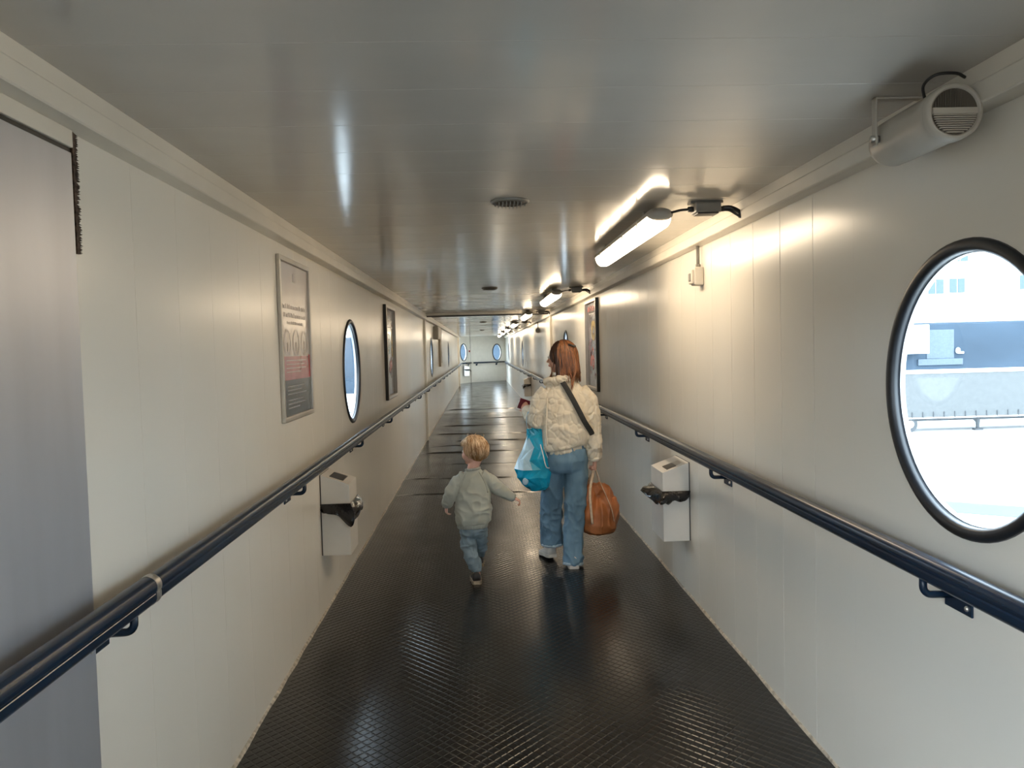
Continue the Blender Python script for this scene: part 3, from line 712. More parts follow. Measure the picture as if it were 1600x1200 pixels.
# ---- strip lamps with junction boxes
def strip_lamp(yc, label, jlabel, boosted=False):
    X, L2 = .865, .90
    root = empty('strip_lamp', (X, yc, ZC), label, 'lamp', 'weatherproof strip lamps on the ceiling')
    def cap(rx, rz, zc, half, n=20, tophalf=None):
        """rounded trough along y"""
        V, F = [], []; sec = []
        for i in range(n+1):
            a = math.pi+math.pi*i/n if not tophalf else math.pi*i/n
            sec.append((rx*math.copysign(abs(math.cos(a))**.75, math.cos(a)), rz*math.sin(a)))
        ts = [(-half, .02), (-half+.006, .55), (-half+.02, .86), (-half+.045, 1), (half-.045, 1), (half-.02, .86), (half-.006, .55), (half, .02)]
        for t, k in ts: V += [(X+sx*k, yc+t, zc+sz*k) for sx, sz in sec]
        m = len(sec)
        for i in range(len(ts)-1):
            for j in range(m-1): F.append((i*m+j, i*m+j+1, (i+1)*m+j+1, (i+1)*m+j))
            F.append((i*m+m-1, i*m, (i+1)*m, (i+1)*m+m-1))
        return np.array(V), F
    mk('diffuser', cap(.058, .062, 2.212, L2-.012), M['lampboost' if boosted else 'lamp'], root, smooth=True)
    mk('housing', cap(.064, .040, 2.210, L2, tophalf=True), M['lamphouse'], root, smooth=True)
    for s in (-1, 1):
        for t in (-.62, -.2, .2, .62):
            mk('clip', bbox(X+s*.058-.006, X+s*.058+.006, yc+t-.012, yc+t+.012, 2.190, 2.222, .002), M['lightgrey'], root)
        mk('mount', bbox(X-.03, X+.03, yc+s*.62-.02, yc+s*.62+.02, 2.24, ZC, .002), M['grey'], root)
        mk('end_cap', tube([(X, yc+s*(L2-.06), 2.216), (X, yc+s*(L2-.02), 2.214), (X, yc+s*(L2+.012), 2.214)], [(.060, .034), (.058, .032), (.030, .018)], 16, ref=(1, 0, 0)), M['lamphouse'], root, smooth=True)
    yb = yc-L2
    j = empty('junction_box', (1.07, yb+.02, ZC), jlabel, 'junction box', 'ceiling junction boxes by the lamps')
    bd = mk('body', bbox(1.02, 1.14, yb-.03, yb+.07, 2.215, 2.262, .006), M['grey'], j)
    mk('lid', bbox(1.03, 1.13, yb-.02, yb+.06, 2.208, 2.217, .003), M['black'], bd)
    mk('base', bbox(1.00, 1.155, yb-.01, yb+.05, 2.258, ZC, .003), M['grey'], j)
    for x0, x1 in ((.995, 1.022), (1.138, 1.165)): mk('cable_gland', tube([(x0, yb+.02, 2.235), (x1, yb+.02, 2.235)], .013, 10), M['black'], j, smooth=True)
    mk('cable', tube(arcpts([(1.00, yb+.02, 2.235), (.96, yb+.02, 2.232), (.92, yb+.015, 2.222), (X+.01, yb+.01, 2.212)]), .006, 8), M['black'], j, smooth=True)
    mk('cable', tube(arcpts([(1.16, yb+.02, 2.238), (1.195, yb+.01, 2.236), (1.225, yb-.01, 2.215), (1.234, yb-.02, 2.19)]), .012, 8), M['black'], j, smooth=True)
    mk('cable', tube(arcpts([(1.15, yb, 2.225), (1.18, yb-.01, 2.222), (1.205, yb-.02, 2.205), (1.231, yb-.03, 2.185)]), .005, 8), M['black'], j, smooth=True)
words = ['strip lamp on the ceiling behind the camera', 'large lit strip lamp nearest the round ceiling vent', 'second lit strip lamp from the loudspeaker, before the portal frame', 'third lit strip lamp, just past the portal frame', 'fourth lit strip lamp along the ceiling', 'fifth lit strip lamp along the ceiling', 'sixth lit strip lamp along the ceiling', 'farthest lit strip lamp near the end panel']
jw = ['cable box by the lamp behind the camera', 'black cabled junction box above the wall switch', 'junction box by the second lamp before the portal', 'junction box by the lamp just past the portal', 'junction box by the fourth lamp', 'junction box by the fifth lamp', 'junction box by the sixth lamp', 'junction box by the farthest lamp']
for k in range(-1, 7): strip_lamp(4.62+5.08*k, words[k+1], jw[k+1], k >= 5)

# ---- wall switches on conduits
def wall_switch(y, label):
    r = empty('wall_switch', (XR, y, 1.93), label, 'switch', 'switches on conduits')
    mk('body', bbox(XR-.055, XR, y-.045, y+.045, 1.94, 2.045, .008), M['lightgrey'], r)
    mk('cover', bbox(XR-.070, XR-.052, y-.035, y+.040, 1.95, 2.03, .005), M['lightgrey'], r)
    mk('rocker', bbox(XR-.076, XR-.068, y-.015, y+.02, 1.965, 2.01, .003), M['grey'], r)
    mk('conduit', tube([(XR-.022, y, 2.04), (XR-.022, y, 2.168)], .010, 10), M['grey'], r, smooth=True)
    mk('gland', tube([(XR-.022, y, 2.04), (XR-.022, y, 2.062)], .015, 10), M['grey'], r, smooth=True)
wall_switch(4.585, 'pale switch box on a conduit below the first junction box')
wall_switch(17.4, 'distant switch box on the lamp side past the portal')

# ---- loudspeaker
sp = empty('loudspeaker', (1.19, 1.93, ZC), 'beige cylindrical loudspeaker bracketed under the ceiling above the big window', 'loudspeaker')
ca, cb = np.array((1.170, 1.925, 2.150)), np.array((1.198, 2.30, 2.160)); ax = (cb-ca)/np.linalg.norm(cb-ca)
def along(t, off=(0, 0, 0)): return ca+ax*t+np.array(off)
mk('shell', tube([along(.0), along(.004), along(.03), along(.05), along(.20), along(.33), along(.365), along(.378)], [.058, .0675, .0690, .0660, .0660, .0650, .055, .02], 40), M['speaker'], sp, smooth=True)
mk('front_ring', cat(tube([along(-.0125), along(-.011), along(-.004), along(.012)], [.0600, .0655, .0690, .0695], 40, cap=False), tube([along(-.0125), along(-.011), along(.0)], [.0600, .0570, .0555], 40, cap=False)), M['speaker'], sp, smooth=True)
mk('grille_backing', tube([along(-.004), along(.001)], .057, 36), M['speakdark'], sp)
for i in range(9):     # louvre slats in the lower half
    zz = -.008-i*.0052; hw = math.sqrt(max(.0001, .054**2-zz**2))
    mk('slat', cat(box(ca[0]-hw, ca[0]+hw, ca[1]-.0095, ca[1]-.003, ca[2]+zz-.0014, ca[2]+zz+.0014)), M['speaker'], sp)
mk('grille_bar', bbox(ca[0]-.056, ca[0]+.056, ca[1]-.011, ca[1]-.002, ca[2]-.006, ca[2]+.009, .001), M['speaker'], sp)
for i in range(17):
    xx = -.048+i*.006; hh = math.sqrt(max(.0001, .054**2-xx**2))
    if hh > .012: mk('grille_wire', box(ca[0]+xx-.0007, ca[0]+xx+.0007, ca[1]-.0075, ca[1]-.003, ca[2]+.008, ca[2]+hh), M['speakdark'], sp)
yb = 2.20; bk = along(.275)
mk('bracket', cat(bbox(bk[0]-.080, bk[0]-.074, yb-.012, yb+.012, bk[2]-.02, ZC, .002), bbox(bk[0]+.074, bk[0]+.080, yb-.012, yb+.012, bk[2]-.02, ZC, .002), bbox(bk[0]-.080, bk[0]+.080, yb-.014, yb+.014, ZC-.006, ZC, .002)), M['speaker'], sp)
for s in (-1, 1): mk('knob', tube([(bk[0]+s*.064, yb, bk[2]), (bk[0]+s*.088, yb, bk[2])], .010, 10), M['worn'], sp, smooth=True)
mk('cable', tube(arcpts([(1.165, 2.04, 2.215), (1.15, 2.02, 2.245), (1.165, 1.99, 2.262), (1.21, 1.98, 2.262), (1.24, 1.99, 2.255)]), .004, 8), M['black'], sp, smooth=True)

# ---- round ceiling vents
def ceiling_vent(x, y, r, label):
    o = empty('ceiling_vent', (x, y, ZC), label, 'vent', 'round ceiling vents')
    mk('rim', lathe([(r, 0), (r, -.006), (r-.008, -.012), (r-.016, -.010), (r-.016, 0)], 40, (x, y, ZC), axis=2), M['grey'], o, smooth=True)
    V, F = [], []
    mk('bowl', lathe([(.001, -.022), (r*.5, -.020), (r*.8, -.012), (r-.014, -.002), (r-.014, -.0005), (.001, -.0005)], 36, (x, y, ZC), axis=2), M['speakdark'], o, smooth=True)
    for i in range(-4, 5):
        xx = i*r*.19; hh = math.sqrt(max(0, (r-.02)**2-xx**2)); mk('vane', box(x+xx-.002, x+xx+.002, y-hh, y+hh, ZC-.026, ZC-.004), M['grey'], o)
ceiling_vent(.152, 3.63, .088, 'round dark ceiling vent before the large lamp')
ceiling_vent(.12, 8.7, .088, 'second ceiling vent, before the portal frame')
ceiling_vent(.09, 19.2, .088, 'third ceiling vent, past the portal frame')
ceiling_vent(.08, 27.0, .088, 'farthest ceiling vent near the end panel')

# ---- boxes far along the left wall
wb = empty('wall_cabinet', (XL, 18, 1.86), 'small grey-brown wall box past the portal frame', 'cabinet')
b_ = mk('body', bbox(XL, XL+.10, 17.3, 18.5, 1.86, 2.14, .006), M['speaker'], wb)
mk('door', bbox(XL+.098, XL+.108, 17.36, 18.44, 1.89, 2.11, .004), M['speaker'], wb)
cp = empty('cable_duct', (XL, 19.6, 1.22), 'tall narrow cable duct beside the small wall box', 'duct')
mk('cover', bbox(XL+.001, XL+.05, 19.3, 19.62, 1.22, 2.165, .005), M['speaker'], cp); mk('conduit', tube([(XL+.02, 20.1, 1.3), (XL+.02, 20.1, 2.165)], .018, 10), M['grey'], cp, smooth=True)
fa = empty('alarm_button', (-.53, 39.28, 1.5), 'small red alarm button on the end joint post', 'alarm')
mk('box', bbox(-.585, -.51, 39.24, 39.30, 1.50, 1.59, .006), M['red'], fa); mk('button', disc((-.547, 39.235, 1.545), .02, 14, axis=1, thick=.012), M['black'], fa)

# ================================================================== OUTSIDE
GZ = -3.9
gq = mk('ground', box(-160, 160, -40, 73, GZ-.5, GZ), M['concrete']); tag(gq, 'pale concrete quay below the walkway windows', 'quay', kind='structure')
wt = mk('water', box(-300, 300, 73.2, 320, GZ-3.5, GZ-3), M['hull']); tag(wt, 'grey-blue harbour water beyond the quay', 'water', kind='structure')
def lane(name, y0, w, m, label, skew=-.70, x0=9, x1=60, h=.012):
    V = [(x, y0+skew*(x-16)+dy, z) for z in (GZ, GZ+h) for x, dy in ((x0, 0), (x1, 0), (x1, w), (x0, w))]
    o = mk(name, (np.array(V), [(3, 2, 1, 0), (4, 5, 6, 7)]+[(i, (i+1) % 4, 4+(i+1) % 4, 4+i) for i in range(4)]), m); tag(o, label, 'road lane', kind='structure')
lane('road_1', 25.75, 1.55, M['asphalt'], 'grey lane strip on the quay seen through the big window')
lane('road_2', 23.4, 2.2, M['bluelane'], 'blue painted lane strip on the quay seen through the big window', h=.014)
tb = empty('added_sky_blocker', (-14, -4, GZ), 'added terminal block standing beside the boarding landing', 'building', kind='structure')  # unseen block added to keep low sky light off upper wall and ceiling
mk('blocker_body', bbox(-18, -12, -24, 14, GZ, 3.7, .05), M['blocker'], tb); mk('blocker_top', bbox(-18.2, -11.8, -24.2, 14.2, 3.7, 4.0, .04), M['asphalt'], tb)
# ship
sh = empty('ship', (30, 76, GZ-3), 'large white ship with a blue hull moored behind the quay', 'ship')
mk('hull', bbox(-70, 120, 75, 96, GZ-3.2, 3.06, .15), M['hull'], sh)
mk('superstructure', cat(bbox(-66, 116, 75.1, 95, 3.06, 14, .1), bbox(-50, 100, 77, 93, 14, 19, .1)), M['shipwhite'], sh)
mk('rubbing_strake', bbox(-70, 120, 74.9, 75.05, -2.6, -2.2, .03), M['shipwhite'], sh)
mk('boarding_box', bbox(38.9, 42.3, 73.4, 75.0, .16, 2.9, .05), M['shipwhite'], sh)
mk('shell_door', bbox(42.9, 45.6, 74.93, 75.02, -.4, 2.4, .03), M['hullpale'], sh)
mk('door_sill', bbox(42.0, 46.4, 74.8, 75.02, -1.0, -.4, .03), M['hullpale'], sh)
mk('winch', cat(ellipsoid((45.9, 74.8, .35), (.25, .15, .3), 10, 6), bbox(46.0, 46.5, 74.8, 75, .05, .25, .02)), M['shipwhite'], sh)
def ship_window(x0, x1, z0, z1):
    mk('window', bbox(x0, x1, 75.02, 75.12, z0, z1, .03), M['shipglass'], sh)
for (x, n, z0, z1) in [(42.35, 3, 5.85, 7.22), (45.25, 2, 5.92, 7.27), (45.55, 2, 8.92, 10.05), (52.2, 3, 6.1, 7.45), (52.6, 2, 9.0, 10.1)]:
    for i in range(n): ship_window(x+i*.80, x+i*.80+.70, z0, z1)
for x in (-20, -16.5, -9, -5.5): 
    for i in range(2): ship_window(x+i*.8, x+i*.8+.7, 5.9, 7.2)
# trailer
tr = empty('semi_trailer', (31, 46, GZ), 'pale curtain-sided trailer parked on the quay, seen through the big window', 'trailer')
mk('box', bbox(24.5, 38.1, 45.6, 48.1, -3.05, -.42, .04), M['tarp'], tr)
mk('roof_rail', bbox(24.4, 38.2, 45.55, 48.15, -.47, -.34, .03), M['shipwhite'], tr)
mk('chassis', bbox(25.0, 38.0, 45.8, 47.9, -3.28, -3.05, .03), M['tyre'], tr)
mk('side_rail', bbox(24.5, 38.1, 45.56, 45.62, -3.12, -3.04, .01), M['shipwhite'], tr)
for i in range(20): mk('strap', box(25.2+i*.64, 25.24+i*.64, 45.55, 45.60, -3.1, -2.72), M['tyre'], tr)
for x in (25.15, 36.2, 37.3):
    w = mk('wheel', tube([(x, 45.7, -3.44), (x, 46.05, -3.44)], .46, 28, ref=(1, 0, 0)), M['tyre'], tr); mk('hub', tube([(x, 45.66, -3.44), (x, 45.72, -3.44)], .22, 18, ref=(1, 0, 0)), M['shipwhite'], w)
mk('mudguard', bbox(24.5, 25.95, 45.65, 46.0, -3.12, -3.0, .02), M['tyre'], tr)
mk('landing_leg', cat(tube([(29.35, 45.9, -3.1), (29.35, 45.9, -3.8)], [.14, .09], 12), bbox(29.1, 29.6, 45.75, 46.05, -3.9, -3.8, .02), tube([(28.95, 45.9, -3.1), (29.35, 45.9, -3.5)], .05, 8)), M['tyre'], tr)
# low white wall and fence on the quay seen through the left window
fw_ = mk('quay_wall', cat(bbox(-40, -5, 66, 66.6, GZ, -1.9, .04), bbox(-40, -5, 65.95, 66.65, -1.95, -1.8, .02)), M['shipwhite'], org=(-22, 66, GZ)); tag(fw_, 'low white quay wall seen through the middle round window', 'wall')
fn = empty('quay_fence', (-8, 50, GZ), 'light railing on the quay seen through the round window by the dark poster', 'railing')
for z in (-2.1, -2.6, -3.1): mk('bar', tube([(-20, 50, z), (-5, 50, z)], .03, 6), M['tyre'], fn)
for i in range(16): mk('post', tube([(-20+i, 50, GZ), (-20+i, 50, -2.1)], .035, 6), M['tyre'], fn)

# ================================================================== PEOPLE
def frame_of(d, n):
    d = np.array(d, float); d /= np.linalg.norm(d); n = np.array(n, float); n -= d*(n@d); n /= np.linalg.norm(n); return d, n, np.cross(d, n)
def hand(wrist, d, n, k=1.0, curl=0.6, thumb=+1, spread=.010, tcurl=.4):
    """palm and five fingers; d fingers direction, n palm side, thumb = sign along d x n"""
    d, n, s = frame_of(d, n); w = np.array(wrist, float); s = s*thumb; parts = []
    parts.append(tube([w-d*.03*k, w, w+d*.03*k, w+d*.06*k, w+d*.085*k], [(.024*k, .019*k), (.026*k, .019*k), (.036*k, .018*k), (.040*k, .016*k), (.036*k, .012*k)], 14, ref=s, round_ends=False))
    lens = [.070, .078, .073, .058]; offs = [.028, .010, -.009, -.027]
    for i in range(4):
        p = w+d*(.082-.006*abs(i-1.2))*k+s*offs[i]*k; a = .15; dirv = d; P = [p-d*.02*k, p]; c = curl*(1+.12*i)
        for f in (.46, .30, .24):
            a += c; dirv = d*math.cos(a)+n*math.sin(a)+s*spread*(1.5-i); p = p+dirv*lens[i]*f*k; P.append(p)
        parts.append(tube(P, [.0095*k, .0092*k, .0085*k, .008*k, .0068*k], 10, round_ends=True))
    p = w+d*.022*k+s*.026*k; P = [p-s*.012*k, p]; a = .75
    for f, l in ((0, .036), (1, .03), (2, .024)):
        dv = d*math.cos(a)*1.0+s*math.sin(a)*.9+n*(.25+.35*f*tcurl); dv /= np.linalg.norm(dv); p = p+dv*l*k; P.append(p); a -= tcurl
    parts.append(tube(P, [.013*k, .0125*k, .0105*k, .0095*k, .0075*k], 10, round_ends=True))
    return cat(*parts)
def head(c, fdir, r, k=1.0, child=False):
    """skull, face and neck shells; fdir horizontal facing direction; r = (front, side, up) radii"""
    c = np.array(c, float); f = np.array((fdir[0], fdir[1], 0.)); f /= np.linalg.norm(f); u = np.array((0, 0, 1.)); s = np.cross(u, f)
    A = np.array([f, s, u])
    def at(a, b, h): return c+f*a*r[0]+s*b*r[1]+u*h*r[2]
    P = [ellipsoid(at(-.08, 0, .12), (r[0]*.96, r[1]*.98, r[2]*.86), 24, 16, A)]
    P.append(ellipsoid(at(.18, 0, -.30), (r[0]*.76, r[1]*.80, r[2]*.66), 20, 12, A))      # face
    P.append(ellipsoid(at(.50, 0, -.80), (r[0]*.30, r[1]*.36, r[2]*.20), 14, 8, A))       # chin
    for q in (-1, 1):
        P.append(ellipsoid(at(.56, q*.42, -.32), (r[0]*.30, r[1]*(.36 if child else .30), r[2]*.24), 14, 8, A))   # cheeks
        P.append(ellipsoid(at(-.12, q*.98, -.10), (r[0]*.17, r[1]*.10, r[2]*.22), 12, 8, A))  # ears
    P.append(ellipsoid(at(.70, 0, .16), (r[0]*.22, r[1]*.52, r[2]*.12), 14, 8, A))        # brow
    n0 = .62 if child else .66
    P.append(tube([at(.80, 0, .06), at(.95, 0, -.14), at(1.10 if not child else 1.0, 0, -.27), at(.88, 0, -.33)], [.010*k, .012*k, .015*k, .011*k], 10, round_ends=True))
    P.append(ellipsoid(at(.83, 0, -.54), (r[0]*.13, r[1]*.28, r[2]*.085), 12, 8, A))      # mouth
    return P, at, A
def face_details(root, at, A, r, k):
    for q in (-1, 1):
        e = mk('eye', ellipsoid(at(.80, q*.38, .0), (.011*k,)*3, 14, 10), M['eye'], root, smooth=True)
        mk('iris', ellipsoid(at(.90, q*.39, .0), (.004*k, .0055*k, .0055*k), 10, 8, A), M['iris'], e, smooth=True)
    mk('lips', cat(ellipsoid(at(.94, 0, -.51), (.006*k, .020*k, .005*k), 14, 8, A), ellipsoid(at(.93, 0, -.57), (.006*k, .017*k, .006*k), 14, 8, A)), M['lip'], root, smooth=True)
def strand(P, r, n=4):
    m = len(P); R = [r*(.75+.5*math.sin(math.pi*min(1, i/(m-1)+.25))) for i in range(m)]; R[-1] = r*.25; return tube(P, R, n)
def shoe(name, root, pos, ang, L, W, H, upper, solem, lift=0.0):
    """heel at pos; ang = heading from +Y towards -X"""
    d = np.array((-math.sin(ang), math.cos(ang), 0)); s = np.array((d[1], -d[0], 0)); p0 = np.array(pos, float)
    prof = [(0, .62, 1.0), (.08, .80, 1.05), (.25, .82, .98), (.45, .84, .78), (.65, 1.0, .55), (.85, .92, .42), (.97, .55, .30)]
    V, F = [], []; n = 16
    for t, w, h in prof:
        for i in range(n):
            a = 2*math.pi*i/n; c, q = math.cos(a), math.sin(a)
            V.append(p0+d*t*L+s*c*w*W/2+np.array((0, 0, .018+max(0, (q+.35)/1.35)*(H*h-.018)+lift*(1-t))))
    m = len(prof)
    for i in range(m-1):
        for j in range(n): F.append((i*n+j, i*n+(j+1) % n, (i+1)*n+(j+1) % n, (i+1)*n+j))
    F += [tuple(range(n)), tuple((m-1)*n+j for j in range(n))]
    o = mk(name, (np.array(V), F), upper, root, smooth=True)
    V, F = [], []
    for z0 in (0, .024):
        for t, w, h in prof: V.append(p0+d*(t*L-.006)+s*w*(W/2+.004)+np.array((0, 0, z0+lift*(1-t))))
        for t, w, h in prof[::-1]: V.append(p0+d*(t*L-.006)-s*w*(W/2+.004)+np.array((0, 0, z0+lift*(1-t))))
    k = len(prof)*2; F = [tuple(range(k)), tuple(range(2*k-1, k-1, -1))]+[(i, (i+1) % k, k+(i+1) % k, k+i) for i in range(k)]
    mk('sole', (np.array(V), F), solem, o)
    return o
def shell_of(parts, voxel, it): return smooth(remesh(cat(*parts), voxel), it)
def folds(P, freq, amp, s):
    Q = P*np.array(freq); Q = Q+.6*np.stack([vnoise(P*9+7, s), vnoise(P*9+17, s), vnoise(P*9+27, s)], 1)
    return amp*((1-np.abs(vnoise(Q, s)))**2.2-.45)

# ---------------------------------------------------------------- woman
WO = (0.59, 5.82, 0.0)
HC, HF, HR = (.587, 5.80, 1.532), (-.86, .50), (.098, .077, .113)
hp, hat, HA = head(HC, HF, HR)
arm_r = [(.715, 5.80, 1.285), (.765, 5.80, 1.20), (.792, 5.80, 1.08), (.803, 5.795, .97), (.812, 5.80, .86), (.819, 5.81, .775)]
arm_l = [(.485, 5.80, 1.285), (.440, 5.80, 1.20), (.416, 5.79, 1.12), (.408, 5.79, 1.075), (.395, 5.86, 1.075), (.365, 5.94, 1.105), (.342, 5.995, 1.135)]
leg_l = [(.530, 5.81, .80), (.512, 5.84, .66), (.502, 5.89, .48), (.500, 5.935, .30), (.503, 5.955, .20), (.506, 5.965, .118)]
leg_r = [(.680, 5.80, .80), (.676, 5.79, .66), (.664, 5.775, .46), (.650, 5.755, .28), (.640, 5.735, .14), (.634, 5.725, .022)]
hr_d, hr_n = (0.05, .10, -1), (-1, .15, 0)
hl_d, hl_n = (-.30, .72, .50), (.55, .55, -.45)
body = list(hp)
body += [tube([hat(-.30, 0, -.45), (.598, 5.80, 1.40), (.602, 5.80, 1.33)], [.052, .050, .060], 16),
         rings([(.605, 5.80, .86, .125, .09), (.605, 5.80, 1.0, .115, .085), (.605, 5.80, 1.15, .13, .09), (.603, 5.80, 1.24, .12, .07), (.602, 5.80, 1.29, .06, .05)]),
         rings([(.605, 5.80, .70, .125, .095), (.605, 5.80, .80, .13, .10), (.605, 5.80, .90, .12, .09)])]
body += [tube([(.70, 5.80, 1.235)]+arm_r[1:], [.040, .042, .038, .034, .030, .024], 12, round_ends=True), tube([(.50, 5.80, 1.235)]+arm_l[1:], [.040, .042, .038, .036, .034, .030, .024], 12, round_ends=True),
         tube(leg_l+[(.508, 5.98, .06)], [.068, .064, .052, .046, .040, .034, .030], 14, round_ends=True), tube(leg_r[:-1]+[(.636, 5.73, .06)], [.068, .064, .052, .046, .038, .032], 14, round_ends=True)]
body += [hand((.820, 5.812, .768), hr_d, hr_n, .88, 1.05, 1, tcurl=.5), hand((.340, 6.00, 1.137), hl_d, hl_n, .88, .85, 1, tcurl=.3)]
woman = mk('person', shell_of(body, .0042, 2), M['skin'], org=WO, smooth=True, fix=False)
tag(woman, 'woman in a cream quilted jacket and wide blue jeans walking away carrying bags', 'person')
face_details(woman, hat, HA, HR, 1.0)

# jeans
jp_ = [rings([(.605, 5.80, .93, .142, .105), (.607, 5.80, .86, .150, .120), (.607, 5.795, .78, .156, .128), (.605, 5.80, .715, .150, .118), (.604, 5.80, .69, .12, .09)]),
       tube(leg_l, [(.088, .092), (.090, .090), (.084, .084), (.081, .082), (.082, .084), (.083, .086)], 20), tube(leg_r, [(.088, .092), (.086, .088), (.078, .080), (.070, .074), (.066, .072), (.066, .074)], 20)]
J = shell_of(jp_, .0058, 5)
P = J[0]; low = np.clip((.72-P[:, 2])/.5, 0, 1)
J = push(J, folds(P, (16, 16, 7), .015, 3)*(.4+.6*low)+folds(P, (24, 24, 18), .011, 9)*low+.004*vnoise(P*22, 4))
mk('jeans', smooth(J, 1), M['denim'], woman, smooth=True, fix=False)
jeans = woman.children[-1]
def hem_ring(path, rad, h, m, parent, name='hem'):
    a, b = np.array(path[-2]), np.array(path[-1]); d = (b-a)/np.linalg.norm(b-a)
    return mk(name, tube([b-d*h, b-d*h*.5, b+d*.004], [(rad[0]*1.0, rad[1]*1.0), (rad[0]*1.03, rad[1]*1.03), (rad[0]*1.02, rad[1]*1.02)], 24), m, parent, smooth=True)
hem_ring(leg_l, (.083, .087), .014, M['denimhem'], jeans); hem_ring(leg_r, (.067, .075), .014, M['denimhem'], jeans)
mk('back_pocket', smooth(remesh(rings([(.683, 5.700, .775, .050, .018), (.683, 5.697, .83, .056, .018), (.683, 5.702, .865, .056, .018)]), .005), 2), M['denim'], jeans, smooth=True, fix=False)

# jacket
tj = [rings([(.603, 5.80, .838, .145, .118, .16), (.603, 5.80, .875, .163, .140, .14), (.605, 5.80, .93, .178, .152, .08), (.607, 5.80, 1.03, .182, .150), (.606, 5.80, 1.14, .182, .142), (.604, 5.80, 1.22, .172, .124), (.603, 5.80, 1.285, .148, .104), (.603, 5.80, 1.335, .112, .086), (.603, 5.80, 1.372, .090, .074)], 36)]
sl_r = [(.70, 5.80, 1.262)]+arm_r[1:]; sl_l = [(.50, 5.80, 1.262)]+arm_l[1:]
tj += [tube(sl_r, [(.082, .090), (.078, .086), (.070, .080), (.062, .070), (.056, .062), (.046, .052)], 22, round_ends=False),
       tube(sl_l, [(.082, .090), (.078, .086), (.073, .080), (.070, .074), (.066, .066), (.058, .056), (.044, .044)], 22, round_ends=False)]
# stand collar: a thick open band, higher towards the right shoulder
cv = []
for i in range(28):
    a = 2*math.pi*i/28; cv.append((.592+.118*math.cos(a), 5.795+.088*math.sin(a), 1.374+.040*math.cos(a)*.6))
tj.append(tube(cv+[cv[0]], [(.020, .036)]*29, 12, ref=(0, 0, 1), sx=1.7, sy=.62))
JK = shell_of(tj, .0060, 6)
P = JK[0]
W3 = P+.020*np.stack([vnoise(P*14, 1), vnoise(P*14, 2), vnoise(P*14, 3)], 1)
quilt = np.clip(cells(W3*np.array((22, 15, 16)), 5)/.26, 0, 1)
quilt = 1-(1-quilt)**2.0
band = np.exp(-((P[:, 2]-(.862+.15*(P[:, 0]-.603)))/.010)**2)*(np.abs(P[:, 0]-.605) < .19)*(P[:, 0] < .765)
big = folds(P, (7, 7, 11), .016, 12)*np.clip((1.26-P[:, 2])/.2, 0, 1)
JK = push(JK, .0068*(quilt-.6)+.8*big-.010*band+.0025*vnoise(P*40, 6))
jacket = mk('jacket', JK, M['cream'], woman, smooth=True, fix=False)
def cuff(p, d, r, m, parent, nm='cuff', L=.03):
    p, d = np.array(p), np.array(d, float); d /= np.linalg.norm(d)
    return mk(nm, tube([p-d*L*.6, p-d*L*.2, p+d*L*.25, p+d*L*.4], [r*1.02, r*1.06, r*.98, r*.8], 20), m, parent, smooth=True)
cuff(arm_r[-1], (.1, .1, -1), .046, M['cream'], jacket); cuff(arm_l[-1], (-.3, .75, .45), .043, M['cream'], jacket)
# a line of stitches down the back edge of the left sleeve
mk('sleeve_seam', tube(arcpts([(.470, 5.69, 1.24), (.462, 5.672, 1.12), (.455, 5.668, 1.0), (.462, 5.675, .90)], 5), .005, 8), M['cream'], jacket, smooth=True)

# hair: a capped volume, falling lengths and loose strands
hc = np.array(HC); fv = np.array((HF[0], HF[1], 0)); fv /= np.linalg.norm(fv); sv = np.cross((0, 0, 1), fv)
hv = [ellipsoid(hat(-.16, 0, .16), (HR[0]*1.02, HR[1]*1.12, HR[2]*.95), 26, 16, HA)]
rows = []
for z, back, fr, sd in ((1.56, .102, -.02, .088), (1.50, .108, -.01, .092), (1.45, .114, .0, .096), (1.41, .117, .0, .098), (1.375, .112, -.01, .092), (1.345, .09, -.02, .075)):
    ring = []
    for i in range(24):
        a = 2*math.pi*i/24; ca_, sa_ = math.cos(a), math.sin(a); l = (fr+.030) if ca_ > 0 else back
        q = hc+fv*(l*ca_)+sv*(sd*sa_); ring.append((q[0]+.012*(1.56-z)/.2, q[1], z))
    rows.append(ring)
Vh = np.array([p for r_ in rows for p in r_]); Fh = [tuple(range(24)), tuple(range(5*24, 6*24))[::-1]]+[(i*24+j, i*24+(j+1) % 24, (i+1)*24+(j+1) % 24, (i+1)*24+j) for i in range(5) for j in range(24)]
hv.append((Vh, Fh))
HV = shell_of(hv, .006, 4); P = HV[0]
ang = np.arctan2((P-hc)@sv, (P-hc)@fv)
HV = push(HV, .004*vnoise(np.stack([ang*9, P[:, 2]*5, ang*0], 1), 2)+.003*vnoise(np.stack([ang*22, P[:, 2]*6, ang*0], 1), 5))
st = []
clip_p = np.array((.660, 5.722, 1.612))
for i in range(420):
    a = random.uniform(math.radians(86), math.radians(290)); t0 = random.uniform(.05, .55)
    side = math.sin(a); bk = -math.cos(a); P = []; drop = random.uniform(.135, .205)
    top = hat(-.16, 0, .16)
    for j in range(11):
        t = j/10
        if t < .45:
            th = (t0+(1-t0)*t/.45)*math.pi/2; rad = math.sin(th); zz = top[2]+HR[2]*.97*math.cos(th)
        else: rad = 1.0+.22*(t-.45)*max(0, bk); zz = top[2]-(t-.45)/.55*drop
        q = np.array((top[0], top[1], 0))+fv*(math.cos(a)*rad*HR[0]*1.07)+sv*(side*rad*HR[1]*1.20); w = .003*math.sin(j*.9+i)
        P.append((q[0]+w+.012*t, q[1]+w*.5, zz+.006*math.sin(i*1.7)*t))
    st.append(strand(P, .0021+.0013*random.random()))
